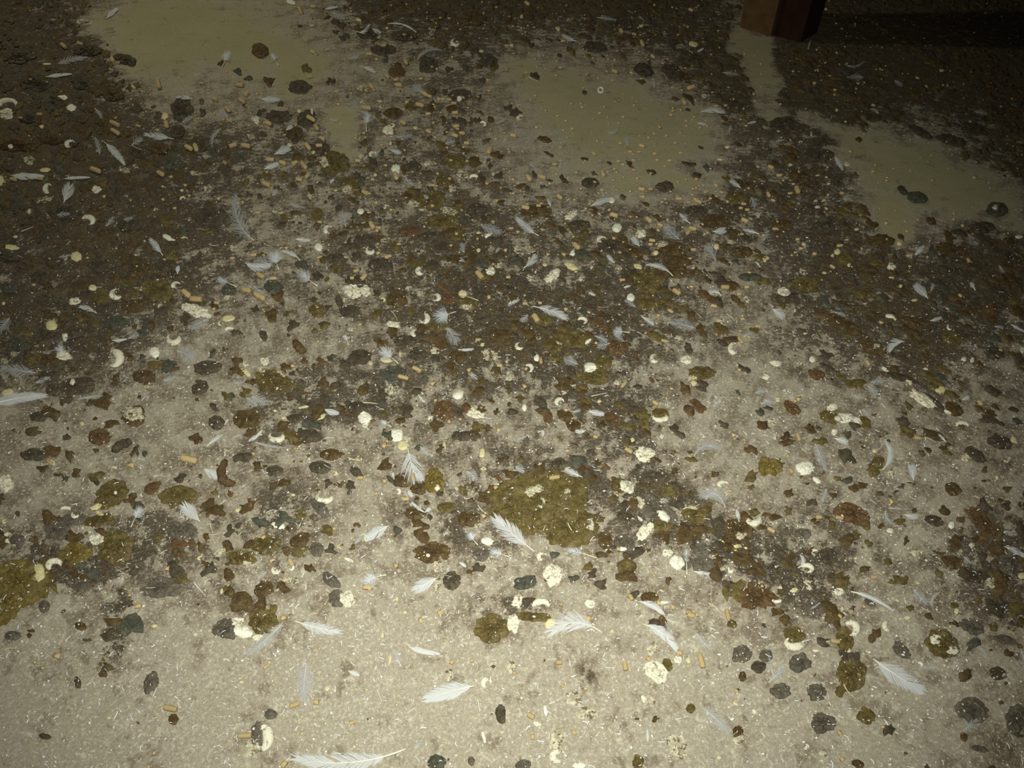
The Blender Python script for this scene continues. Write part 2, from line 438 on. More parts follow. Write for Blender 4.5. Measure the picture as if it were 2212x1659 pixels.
CAT['A1'] = {
'F':"203 557 140 450 62 d;600 78 702 60 32 c;645 105 765 155 80 f;1000 240 1068 276 46 c;1378 276 1138 203 22 c .12;860 266 975 215 42 p .25;1388 512 1592 430 52 f -.2;912 568 1022 612 48 p;30 838 196 852 62 p;955 1122 972 955 95 d;1445 795 1355 738 90 f;1205 1170 1335 1150 75 f;1148 1278 1236 1302 52 p;168 1318 284 1268 86 c;78 1442 192 1400 62 c;1288 1490 1355 1575 62 f .2;648 1564 672 1532 28 c;1618 1232 1705 1200 60 f;640 1000 716 1012 42 f .3;2055 1055 2145 1010 40 f;268 1112 312 1080 48 c;820 495 885 480 52 f;900 945 985 990 50 f",
'U':"310 18 42 20 15 s;890 170 32 15 10 s;1130 238 16 14 0 s;1515 270 36 26 -30 q;1715 360 42 42 -40 c;1935 435 22 15 0 s;1100 380 30 18 -20 q;925 750 52 34 0 q;1040 505 13 12 0 s;925 868 36 20 20 q;1068 870 25 20 0 q;1080 910 14 16 0 c;1748 842 25 26 0 s;1525 887 13 12 0 s;1140 1108 48 44 0 p;1165 1070 34 18 200 c;1160 1220 14 22 0 s;1945 1060 32 26 150 c;1205 1442 42 48 0 s;1030 1490 20 16 0 s;1870 1522 44 34 120 c;1780 1480 62 40 0 q;590 1372 62 34 60 q;790 1620 45 38 40 q;1690 1610 34 42 0 q;1470 1400 30 20 0 q;300 1235 25 18 0 s;15 1020 26 40 0 p;490 950 12 30 0 s;380 945 20 16 0 y;920 1335 42 26 0 q;1012 1320 36 30 60 c;500 1300 20 16 0 s;2050 1480 36 18 -20 q;1370 1090 20 16 0 s",
'D':"50 430 78 66 20 r;440 590 72 52 0 o;385 220 30 20 0 k;755 318 40 40 0 g;650 690 60 60 0 k;380 742 112 60 0 k;1480 550 90 78 0 k;1210 612 80 48 0 r;1780 290 56 30 5 b;1875 440 60 34 0 k;1990 520 82 60 0 k;1945 690 46 34 0 g;1800 580 60 26 0 g;1660 590 50 40 0 k;1720 1030 46 25 0 k;1750 802 100 44 0 k;450 1010 92 80 0 k;680 1385 130 105 0 o;1720 1372 100 66 0 o;1620 1540 80 58 0 o;560 1262 90 50 0 k;700 195 46 40 0 k;2170 930 50 60 0 k;1500 1620 60 40 0 k;200 990 110 60 0 k;330 1130 90 60 0 b;1180 960 90 50 0 b;1350 1420 80 50 0 k;1130 1530 60 50 0 g;820 1560 90 60 0 o;1280 300 120 50 0 k;960 280 90 50 0 k;1100 420 110 50 0 k;1500 120 130 60 0 k;1850 160 120 60 0 b;120 700 80 40 0 b;940 1220 70 40 0 o",
'P':"500 445 38 20;1060 322 26 0;1230 725 54 10;1205 680 36 0;995 735 36 40;1420 670 32 0;1605 845 32 0;1660 848 36 0;1570 845 28 0;1490 820 38 20;1450 800 44 30;1770 1135 48 0;1710 1155 48 15;1810 1220 44 10;2005 1280 44 -60;135 1360 60 0;240 1388 52 15;420 1410 64 55;380 1530 50 10;450 1500 40 -40;455 1250 42 50;550 1240 52 0;115 1050 48 20;525 1085 42 60;575 1180 38 30;1205 1500 52 75;945 1640 52 10;100 1570 58 20;880 1370 42 0;1265 1045 42 30;1485 1120 38 20;1710 960 48 0;1720 1075 46 -10;955 920 74 10;1480 970 42 0;500 55 42 0;390 90 48 60;490 220 38 0;980 460 44 0;480 1010 62 30;1300 870 32 0;1410 895 62 20;1700 880 42 0;2150 390 32 0;1520 1580 36 0;340 1390 46 -30;1290 525 40 70;700 780 36 0;470 655 40 -20;1130 650 30 40",
'S':"850 1175 915 1202;2065 440 2112 424;1320 660 1360 690;1440 720 1500 700"}
CAT['A2'] = {
'F':"575 352 465 305 52 p;748 150 905 172 52 f;1662 408 1612 436 26 c;1635 955 1828 958 64 c -.08;1605 1048 1672 1062 32 c;1818 618 1955 640 56 f;1240 745 1233 678 40 f;262 496 248 438 42 f;1010 1240 1000 1175 62 f;1985 1612 1895 1545 56 p;212 1425 175 1395 42 f;1875 1130 1890 1075 38 f;2035 1055 2102 1040 24 c;830 1120 930 1080 40 f .3;430 1420 445 1370 32 f",
'U':"780 768 28 30 0 d;1130 220 26 16 0 s;415 245 28 22 0 q;1570 374 42 27 15 y;1225 480 24 15 30 y;1665 820 18 18 0 d;1860 1250 26 24 0 p;1800 1360 28 12 10 s;970 1400 14 11 0 s;1390 742 11 9 0 s;650 1362 18 12 0 s;345 1565 13 10 0 s;20 385 18 12 0 s;105 140 16 20 0 p;100 1005 36 24 20 c;1500 580 16 12 0 y;1050 615 20 16 0 c;70 1560 24 20 0 q",
'D':"210 640 82 44 28 k;1115 695 55 38 0 o;1150 600 90 62 20 k;730 400 112 52 5 k;640 790 38 34 0 k;680 475 50 38 0 o;300 1185 90 42 15 b;850 1392 50 16 0 k;1530 1395 105 26 38 k;1640 1260 45 14 15 k;1520 935 46 20 0 k;725 1480 38 50 0 k;215 1495 46 42 0 k;345 1540 40 28 0 k;460 1520 72 40 0 k;690 1560 82 48 10 k;1330 1592 80 50 0 k;1600 1490 90 28 40 k;1960 1560 46 42 0 k;60 960 72 50 0 k;430 475 30 25 0 g;640 1355 46 22 10 k;1210 1470 50 30 20 k;330 1310 80 22 50 k;1020 1400 90 22 10 b;940 200 130 60 0 k;1400 620 110 60 20 k;1560 500 110 60 20 k;1540 850 70 50 20 k;1900 900 110 60 20 k",
'P':"458 350 32 0;435 578 26 0;1130 1243 46 10;720 1308 30 40;1130 1612 52 12;1205 1612 36 0;1240 1310 26 0;1235 1140 20 0;535 1098 24 0;480 1030 22 0;620 915 22 0;770 965 22 0;970 997 22 0;1395 945 22 0;1380 980 28 20;1280 1080 22 60;435 1255 18 0;385 1400 34 0;1030 1295 30 0;1105 1295 22 0;280 1510 62 20;165 1515 44 60;1765 905 32 0;1845 900 28 0;1550 745 54 -15;900 608 44 20;955 262 30 60;1550 85 36 20;1065 290 34 0;1135 370 34 60;145 620 22 0;1490 865 38 70;665 630 24 -40;880 685 22 0;945 1220 22 0;1415 1218 22 0;1460 1305 30 0;930 1375 28 0;895 1440 22 0;800 1480 32 70;1105 1510 22 0;790 1620 28 0;1680 1635 36 -20;1765 1580 32 30;35 1155 48 10;1260 1365 22 0;1365 1370 32 0;1325 1420 22 0;155 30 34 30;1060 1450 26 0;230 1085 26 0;80 1020 32 0;270 1250 20 0",
'S':"165 655 246 692;1110 135 1152 180;1010 90 1060 115"}
CAT['A3'] = {
'F':"852 662 738 652 66 f;690 545 855 520 34 f .2;600 1328 668 1438 48 c;905 925 970 945 42 f;100 1202 175 1188 32 f;1110 680 1170 720 60 f;380 420 400 340 30 f;1790 950 1890 970 70 f",
'U':"775 208 12 22 0 s;320 496 30 15 -10 y;450 602 23 20 0 p;1380 735 20 17 0 s;620 935 18 16 0 s;225 1400 24 18 0 y;708 1395 30 22 20 y;405 1140 14 26 0 p;315 1210 22 18 0 q;460 1490 26 9 -5 s;230 1188 14 12 0 s;1515 602 26 20 0 p;1305 660 22 15 30 p;530 80 18 16 0 p;550 10 14 12 0 p;250 612 18 20 0 p",
'D':"1600 1192 135 46 12 k;1330 1120 110 36 28 k;400 780 92 32 20 k;800 1190 58 32 35 b;1900 1290 62 20 30 k;1190 1622 72 40 0 k;700 722 112 46 5 k;1150 962 92 34 20 k;150 1060 112 78 0 k;460 1320 140 60 0 k;620 1570 70 50 20 k;850 1052 72 26 45 b;1760 1085 105 55 0 k;300 1500 100 50 10 b",
'P':"285 1612 48 70;430 705 26 0;250 1565 24 0;130 1490 44 0;660 1640 28 0;800 710 26 0;60 1420 48 20",
'S':""}
CAT['B0'] = {
'F':"545 108 592 -20 120 c;1392 562 1285 428 66 p;2022 826 1825 742 78 d;2165 432 2010 50 140 f -.15;500 572 595 556 52 f;825 1052 690 998 60 p;955 1285 1075 1274 34 c;1790 1100 1620 1180 105 f;85 1085 -10 1190 130 f;552 1412 498 1345 92 d;1498 1370 1645 1425 115 f;1515 718 1522 662 42 c;305 1562 15 1520 125 f;1395 1632 1495 1588 62 f;900 312 965 238 62 f;2085 622 2295 640 92 c .12;2160 815 2235 885 100 f;1050 255 1130 240 50 f;480 215 585 205 60 f;300 1650 420 1600 60 f;1090 1270 1180 1240 70 f",
'U':"370 82 84 28 -8 q;250 183 20 25 20 s;745 268 66 50 150 c;1440 412 68 22 28 s;1560 405 30 12 0 s;100 490 66 26 8 y;650 570 56 44 0 y;790 836 38 30 20 y;998 887 62 50 -20 c;640 950 62 36 -15 p;1170 842 46 18 10 q;1508 815 46 32 40 c;1370 990 28 30 0 q;1670 1028 125 56 20 p;1950 1096 62 30 -8 y;1885 1140 26 22 0 c;1960 1196 44 24 90 c;440 1160 54 50 0 y;555 1256 28 38 0 p;545 1415 68 46 20 p;1320 1385 50 50 0 s;1480 1262 66 60 -80 c;965 1440 80 85 190 c;345 1530 30 20 0 p;2100 1560 56 24 35 y;30 970 18 18 0 s;400 820 30 15 0 q;1995 500 36 36 0 q;1560 80 26 24 100 c;1330 175 32 20 0 q;1060 1050 26 26 0 q;500 1040 22 12 0 s;370 1325 12 16 0 s;1070 1355 42 15 0 q;130 400 26 16 0 y;1960 920 60 22 0 q;990 1060 50 14 0 q;2080 1480 50 14 50 y",
'D':"880 920 82 70 0 o;930 1000 130 60 0 k;1000 1135 125 56 0 g;1350 860 165 100 0 o;1950 850 66 60 0 g;190 1330 90 46 0 g;440 1450 135 56 8 b;1110 1440 42 40 0 b;990 1600 46 62 0 b;1810 1400 60 50 0 k;1770 1520 122 66 0 k;420 1590 100 56 0 k;720 1640 100 50 0 k;1580 1080 60 50 0 k;150 1140 62 58 0 k;650 1210 80 60 0 k;450 600 82 56 0 k;60 560 132 48 10 k;1230 1590 105 58 0 b;560 180 150 76 0 k;1800 230 145 80 0 k;2000 1210 60 50 0 g;1700 1640 90 30 0 k;1210 680 100 60 0 b;860 640 110 70 0 k;340 750 90 60 0 k;1100 300 110 60 0 k;1150 990 120 60 0 b;1430 640 110 60 0 k;80 830 80 50 0 g",
'P':"1590 885 60 40;1675 932 90 8;2105 855 68 15;2165 555 48 0;1850 965 42 0;2195 900 50 40",
'S':"180 356 288 314;570 470 625 420;1470 550 1512 520;1780 465 1872 464;150 560 205 585;1455 1040 1530 1060;760 850 870 832"}
CAT['B1'] = {
'F':"538 822 375 700 115 d;205 680 165 545 135 d;122 640 30 595 135 f;388 602 245 525 52 p .1;345 420 467 432 46 c;290 110 422 152 52 f;778 322 742 195 105 f;802 1322 760 1238 52 d;1718 1040 1560 1095 145 d;1225 1482 1070 1370 130 d;1640 1170 1725 1295 135 f;1930 308 2085 355 120 f;1790 540 1770 465 72 f;1738 1365 1862 1358 32 c;2058 535 2085 500 38 f;2212 955 2165 985 44 f;150 50 190 5 60 f;1440 40 1475 70 44 f;1740 610 1830 590 62 f;990 185 940 158 30 f;1900 1620 1830 1570 50 f",
'U':"200 180 58 36 15 q;490 50 46 34 -20 q;800 15 40 26 0 q;905 185 30 30 0 s;1125 145 36 25 -20 q;1350 120 52 34 15 q;1430 170 42 12 0 q;1660 180 75 32 10 q;1990 390 38 20 -25 s;1910 365 22 14 0 s;545 490 40 38 20 s;985 510 42 44 -60 c;1910 515 22 20 0 y;1430 690 55 42 10 c;2010 688 50 40 0 p;2085 640 42 36 0 q;835 870 82 62 30 p;945 860 48 54 0 p;775 940 30 36 20 q;1320 840 36 25 0 q;1420 890 42 34 0 q;1540 920 46 38 200 c;1775 885 42 34 -20 y;1090 940 28 22 160 c;1800 1000 56 25 0 q;1440 1095 50 52 220 c;1180 1150 66 34 10 p;1375 1225 40 38 0 c;1550 1370 52 40 0 q;1945 1320 22 22 0 p;2000 1402 72 55 20 q;85 1460 40 36 0 p;65 1525 46 30 0 q;240 1550 50 32 20 q;635 340 46 42 20 c;1110 430 46 20 10 q;785 575 26 12 10 p;2190 870 25 20 0 p;2190 1610 62 25 0 q;1060 265 18 12 0 s;1120 1452 60 24 10 y;840 1190 50 24 10 q;990 1480 20 18 0 s;1240 1400 12 28 0 s",
'W':"345 1290 375 1345 425 1385 r 36",
'D':"160 830 88 64 10 g;260 240 72 38 0 o;330 190 60 30 0 k;540 1030 78 60 10 o;810 1035 92 56 0 k;1210 930 92 85 0 b;1330 350 100 46 0 r;1340 580 82 40 0 r;430 1462 72 46 0 r;570 1460 70 46 20 r;500 1512 60 30 0 r;650 1440 62 50 0 k;540 740 72 48 0 k;1660 930 72 56 0 r;1830 965 100 66 0 o;2000 425 62 42 0 k;1490 400 100 46 0 k;950 440 112 66 0 k;1500 80 130 76 0 o;1900 180 92 76 0 k;1600 270 155 66 0 o;150 1600 155 80 0 o;260 1070 46 28 0 k;600 1162 82 28 0 o;1400 1400 80 60 0 k;900 1430 110 66 0 k;1740 1420 82 60 0 b;2090 1240 100 66 0 b;1180 1565 105 80 0 g;2130 830 62 30 -10 k;10 1020 52 40 0 k;1600 830 95 36 0 r;1080 640 120 60 0 k;700 590 100 50 0 k;1290 1290 110 50 0 k;1560 1170 80 50 0 o;860 770 90 50 0 k;1960 900 80 50 0 k",
'P':"50 730 54 30;160 755 52 -10;50 910 74 35;865 690 48 -20;930 745 54 -40;832 752 32 0;1055 325 42 0;555 275 36 0;1920 725 64 45;2165 745 36 0;1385 1530 76 20;1270 1600 84 10;1905 1280 40 0;2090 1500 44 0;945 25 48 20;1000 300 44 60;1135 570 52 -20",
'S':"1905 945 1800 910;1030 460 1082 522;1160 1030 1216 1112;600 1332 692 1308;1785 410 1815 445;1700 1458 1742 1492;1540 545 1600 560;1210 965 1225 985;90 1110 130 1105"}
CAT['B2'] = {
'F':"252 392 75 255 78 p;122 668 222 568 82 p;195 995 475 1092 95 p -.06;1398 736 1178 640 52 p .12;1028 1216 885 1205 90 d;985 1295 905 1235 60 f;695 140 852 85 66 c;355 142 332 90 28 c;892 622 842 568 42 c;1452 425 1345 325 145 f;1735 356 1828 345 78 c;1765 605 1700 495 120 f;2142 662 2108 618 28 p;2132 378 2008 342 42 p;1128 1083 1228 1148 46 c;1592 1182 1395 1135 115 f;862 1308 765 1332 92 f;725 1245 835 1290 62 f;1082 1002 995 945 62 f;-5 972 62 938 62 c;1112 482 1058 418 62 c;680 878 728 898 30 c;978 835 1028 820 26 c;1810 905 1720 875 52 p .2;1542 288 1462 212 42 p;590 1490 480 1450 95 f;2000 1250 2060 1225 52 f;900 50 950 70 34 f;160 1060 110 1120 80 f;2060 60 2100 130 90 f",
'U':"525 215 66 38 -32 p;875 90 28 30 0 s;920 325 42 42 0 s;1125 375 50 40 -10 p;795 425 46 30 40 c;1300 460 62 28 0 q;1250 540 26 26 0 y;545 540 38 24 -25 s;75 520 58 32 55 q;185 755 48 32 30 q;365 735 72 48 -45 p;235 700 26 18 0 s;305 640 26 18 0 y;530 655 66 28 25 y;620 755 36 28 0 q;710 650 26 46 0 q;940 665 26 22 0 q;1100 655 42 25 22 y;1035 920 38 40 0 s;940 975 14 13 0 s;675 1045 26 14 0 p;620 1120 48 34 140 c;225 1240 52 46 20 q;90 1330 40 36 -30 c;675 1290 38 16 -38 s;235 1435 28 38 0 s;165 1525 40 42 160 c;690 1515 56 42 0 s;915 1480 42 28 10 q;1245 1435 42 44 -20 c;1510 1450 50 42 0 p;1810 1130 52 36 0 q;1955 1497 20 13 20 s;1380 1425 20 18 0 q;1590 668 36 15 10 y;1770 485 28 28 0 y;1890 440 40 25 0 q;1920 335 18 16 0 s;2130 210 30 35 0 q;2040 930 42 40 0 q;40 1600 62 30 0 q;1370 1610 36 25 30 q;1560 1620 42 40 0 q;1450 1270 46 34 0 q;510 75 42 15 10 q;210 530 20 16 0 s;1350 255 18 12 0 s;20 735 26 18 0 q;930 1640 36 30 0 q;1920 1350 46 58 0 c;740 1305 18 14 0 s;2120 590 30 12 20 s;1135 1140 34 22 20 q;1740 880 60 20 20 q;430 1310 30 14 30 q;2190 600 30 20 0 y",
'D':"1185 780 145 110 0 o;560 1275 165 76 0 o;380 1330 92 78 0 o;925 1345 92 76 0 r;870 1110 92 60 0 k;300 1112 82 56 0 o;1380 500 155 62 0 b;1445 600 140 56 0 b;1390 700 195 50 0 b;970 60 46 32 0 k;1080 222 46 40 0 o;1265 240 56 35 0 b;730 180 60 40 0 b;960 420 82 46 0 b;240 180 155 56 0 b;420 440 62 46 0 b;1730 932 82 44 0 r;1655 1175 36 26 0 o;1990 990 72 42 10 o;1355 1205 62 44 0 b;880 480 132 70 0 k;1940 70 105 56 0 o;1750 270 135 66 0 b;1990 530 92 58 0 b;2130 565 60 48 0 o;1700 770 56 34 0 k;1180 970 112 66 0 o;1350 960 72 48 0 o;800 1480 92 62 0 o;720 1600 145 66 0 o;1650 1560 125 56 0 o;2050 742 100 40 0 g;2010 1530 92 40 0 k;600 300 100 50 0 k;1600 180 100 50 0 k;500 1150 80 40 0 b;1000 760 60 40 0 b",
'P':"965 770 44 0;575 480 56 45;895 215 62 15;1190 255 48 45;1290 300 42 20;1565 330 64 15;1530 358 40 -40;1220 432 48 10;1205 465 32 0;2010 260 58 20;135 970 40 0;263 965 30 0;228 1095 62 55;1378 1035 44 30;1430 870 66 35;1745 990 50 10;1975 1285 62 55;1990 1103 32 0;2120 1165 48 0;1325 1290 56 10;1615 100 56 20;1445 75 52 10;250 135 36 0;270 1460 42 80;1960 890 36 0;2025 830 36 0;1840 830 66 0;1570 510 42 0;1765 55 24 0;1560 42 24 0;1590 80 32 0;1715 75 26 0;140 150 62 10;1140 60 28 0;430 60 40 40;2000 120 40 0;2030 170 36 0;1975 155 30 0",
'S':"885 512 897 556;820 705 872 742;1620 1115 1655 1148;1090 1210 1152 1266;1850 1060 1922 1118;738 578 762 612;705 1060 770 1068;1250 655 1280 680;235 300 265 250;1640 1090 1600 1060;1250 960 1270 1010;345 800 362 860"}
CAT['B3'] = {
'F':"1368 468 1295 545 48 c;1398 926 1300 822 95 c;1200 1290 1068 1372 85 c .2;2098 1142 2215 1205 36 c;1798 856 1765 798 40 p;68 1010 155 1072 82 c;-5 432 32 355 72 f;1415 1112 1502 1088 40 c;905 1640 990 1625 82 f;1960 1160 2030 1165 42 f;1420 860 1440 800 52 f;600 1040 690 1070 50 f;2000 640 2040 700 40 f",
'U':"1965 150 25 27 0 p;455 145 26 13 0 s;790 335 26 14 -8 s;625 525 32 24 -20 y;585 560 20 20 0 p;345 465 26 26 0 q;1150 455 28 22 20 p;1085 655 42 38 10 p;335 695 42 34 20 q;725 640 18 22 20 s;515 705 24 14 10 s;1085 745 30 10 5 s;935 735 16 9 0 s;1165 820 25 20 0 y;1280 938 34 14 0 s;170 865 62 40 10 p;1070 1075 46 20 10 s;1110 1095 26 14 50 s;355 1210 26 24 -40 p;960 1330 26 32 0 q;1580 1170 24 26 -30 c;410 1440 28 30 0 p;105 1475 62 28 10 p;1375 1530 30 24 -20 s;560 1270 78 26 42 q;20 1590 42 25 15 p;1700 1440 28 26 0 p;1770 1445 24 28 0 p;2170 400 40 18 0 s;1240 650 18 10 0 s;700 415 46 24 10 q;1450 790 28 20 0 y;900 1525 16 12 0 s;200 1420 20 16 0 p;860 968 20 8 0 s;1230 1630 30 16 0 p;110 400 16 14 0 p;2200 1360 26 30 0 p;265 1025 12 18 0 s;500 765 18 10 0 s;300 1475 34 18 10 q;1560 1010 26 12 30 p;2110 760 30 18 20 p;1950 740 40 22 0 q;1890 420 40 10 10 q;1040 1520 40 26 20 p",
'D':"1980 165 92 72 20 g;1620 520 172 58 18 b;1172 410 46 40 0 b;1600 1270 92 60 15 o;1960 1392 92 58 15 k;1840 1482 56 34 15 r;1660 972 50 40 20 r;920 1335 135 66 15 b;700 1150 200 56 24 b;1290 1130 160 46 12 b;1300 62 92 54 15 g;690 590 82 58 0 o;1000 430 122 58 0 b;160 300 92 48 0 b;830 170 72 48 0 o;850 890 105 50 0 o;350 800 125 66 0 o;450 1570 82 48 20 r;650 1590 82 40 0 o;1210 1450 72 48 0 k;1150 1592 175 36 16 k;130 1380 46 28 0 k;1450 970 92 26 32 k;1930 1010 82 58 20 r;1850 320 112 56 0 k;1100 702 82 28 0 b;200 922 112 56 0 k;1250 1250 92 38 15 b;500 320 110 60 0 k;400 160 110 50 0 k;1600 700 150 50 20 k;2050 560 120 60 15 k;2000 880 100 50 20 k",
'P':"95 332 42 0;645 475 48 0;1235 560 48 0;885 1475 38 60;80 90 36 30;585 655 44 30;220 30 32 0;665 30 28 0;440 95 28 0;510 90 28 0;1740 600 32 60;285 420 28 0;40 40 32 60;430 545 32 0;1670 900 32 40",
'S':"268 500 292 542;340 1345 385 1375;2060 260 2100 240;800 1350 840 1360"}
CAT['C0'] = {
'F':"-120 228 378 138 118 c -.04;1118 1258 1220 1075 100 d;1708 1212 1575 1085 135 c;1760 572 1892 478 46 p;1732 755 1870 835 95 c;1918 385 1946 342 22 c;2095 150 2190 215 95 f;2212 465 2130 520 40 c;1990 30 2080 20 40 f;650 170 890 135 34 f",
'U':"1140 290 100 62 10 q;50 885 66 75 0 p;700 375 22 22 0 p;975 748 33 12 -3 s;820 1085 58 26 -22 y;850 1140 42 20 20 y;560 1110 52 24 110 c;640 1150 36 30 -60 c;820 1360 66 52 -20 p;765 1300 16 13 0 s;705 1265 13 18 10 s;470 1590 76 62 80 c;335 1620 44 56 -30 y;1590 1150 80 40 38 q;1410 1090 30 26 0 q;2030 1115 26 18 0 s;1800 1375 46 22 0 q;1900 1465 95 36 -25 q;1715 1525 30 20 40 c;985 965 15 16 0 s;75 1350 46 50 20 c;115 1420 22 18 0 q;65 110 60 30 -15 y;2140 1600 82 40 30 q;45 1210 26 20 0 c;440 705 36 24 30 y;1180 110 50 16 -8 q;620 20 24 28 0 p;1940 620 40 50 20 q",
'W':"1925 690 1885 760 1885 830 1925 880 2000 890 r 38;1110 520 1060 545 1000 570 970 620 r 40 k",
'D':"855 490 105 82 10 r;1145 305 106 90 5 b;330 315 82 50 8 k;755 210 50 36 0 k;810 330 30 22 30 b;985 20 46 42 0 b;1710 70 85 58 -25 k;1830 240 72 48 20 k;1850 370 76 64 0 k;950 985 162 112 -25 o;1520 1000 158 96 -5 o;810 860 50 62 0 k;660 1480 120 108 0 y;980 1430 158 150 0 o;490 1290 112 96 0 g;150 1370 72 60 0 k;1840 955 44 40 0 o;1200 1195 46 36 0 k;2110 340 132 82 0 b;1140 1640 92 40 0 k;650 60 152 76 0 k;2090 110 62 56 0 o;1230 640 50 24 0 g;1550 1290 145 76 10 k;1250 20 100 30 0 k;640 1190 105 60 0 k;300 640 130 60 0 k;850 1200 150 60 -10 o;2060 1520 140 70 0 o;2150 20 80 40 0 b;460 90 80 60 0 k",
'P':"1615 680 132 14;425 705 44 40",
'S':"940 1168 1012 1138;310 522 372 490;1795 1225 1825 1312;1050 636 1122 618;2040 1322 2082 1280;1310 832 1382 818;1770 1110 1812 1200;1920 180 1950 210;1790 1320 1860 1310;1300 125 1345 105"}
CAT['C1'] = {
'F':"1305 572 1365 815 205 p;1390 790 1425 860 90 f;1150 1242 965 1352 115 c;1448 1132 1345 1052 38 c;1452 1132 1488 1105 42 c;1165 402 1070 345 58 d;1805 775 1895 855 85 f;1905 1410 1825 1295 85 d;2175 1512 2005 1465 95 d;590 250 705 285 62 c;-5 530 265 582 42 f;-35 140 85 192 115 f;1392 128 1445 188 32 p;1745 1560 1795 1590 36 c;70 425 0 505 34 c;1190 850 1180 800 30 c;1400 560 1480 640 60 f;860 1400 900 1350 50 f;1310 940 1340 990 40 c",
'U':"1185 85 88 40 0 q;1740 130 54 38 -22 s;940 325 58 56 20 s;945 390 30 26 0 p;1890 290 85 40 8 p;1210 475 58 56 0 s;1265 560 50 42 0 y;1315 510 52 34 20 q;1500 325 26 30 0 p;185 480 78 50 -80 c;595 1000 86 50 -70 c;1940 630 28 46 10 y;200 1242 60 34 12 s;185 1620 46 36 -60 c;310 1605 28 25 220 c;1985 1380 58 38 10 s;1570 1590 44 66 20 q;1480 1500 20 16 0 s;570 320 50 20 -35 y;515 215 36 16 -5 y;175 265 20 15 0 y;330 985 22 16 0 p;1560 920 26 36 20 p;680 800 26 20 200 c;1220 955 26 26 180 c;1365 1235 36 25 20 q;1590 405 18 18 0 p;1610 505 55 14 10 q;1115 690 30 20 20 y;810 1540 56 14 25 p;945 1345 12 50 0 p;430 230 70 14 -15 y;245 325 22 14 0 y;1730 935 40 20 40 q;1210 1140 30 12 0 p;1620 560 12 40 -10 y;1950 760 30 16 0 p;1870 240 40 12 -10 p",
'D':"1530 865 88 110 0 y;1620 262 102 86 0 r;1810 240 95 34 10 r;620 890 56 46 0 k;560 1095 110 56 50 k;530 1450 62 72 0 k;650 1450 62 52 0 k;1930 1490 78 66 0 g;1900 1605 92 40 -10 k;1580 590 56 46 0 b;1390 580 46 40 0 g;470 480 112 66 0 k;360 330 92 46 0 k;100 1410 132 86 0 o;390 1370 92 66 -20 b;1520 1475 152 88 0 b;1370 1140 92 60 0 b;1270 860 92 66 0 b;1400 925 82 62 0 b;1580 972 50 30 0 k;1278 398 22 18 0 k;480 1610 72 50 -30 b;880 230 92 58 0 k;1280 250 62 50 0 b;1820 1190 102 66 0 b;200 40 172 76 0 o;650 640 110 50 0 b;170 780 80 50 0 k;1770 480 90 50 0 k;560 750 100 60 0 k;1640 1090 90 50 0 o",
'P':"903 838 44 0;1290 1018 58 0;310 1560 58 60;1352 832 54 80",
'S':"1905 1065 1988 1148;100 1135 185 1112;165 1112 212 1172;1075 1045 1132 1088;1470 1632 1492 1574;290 595 312 585;340 592 372 572;405 602 432 592;790 660 935 680;2000 820 2052 862;1110 350 1165 402;925 195 1075 210;480 140 530 100;1480 995 1540 1000;330 530 395 515;590 720 660 760;1960 320 2040 325;1385 490 1400 545"}
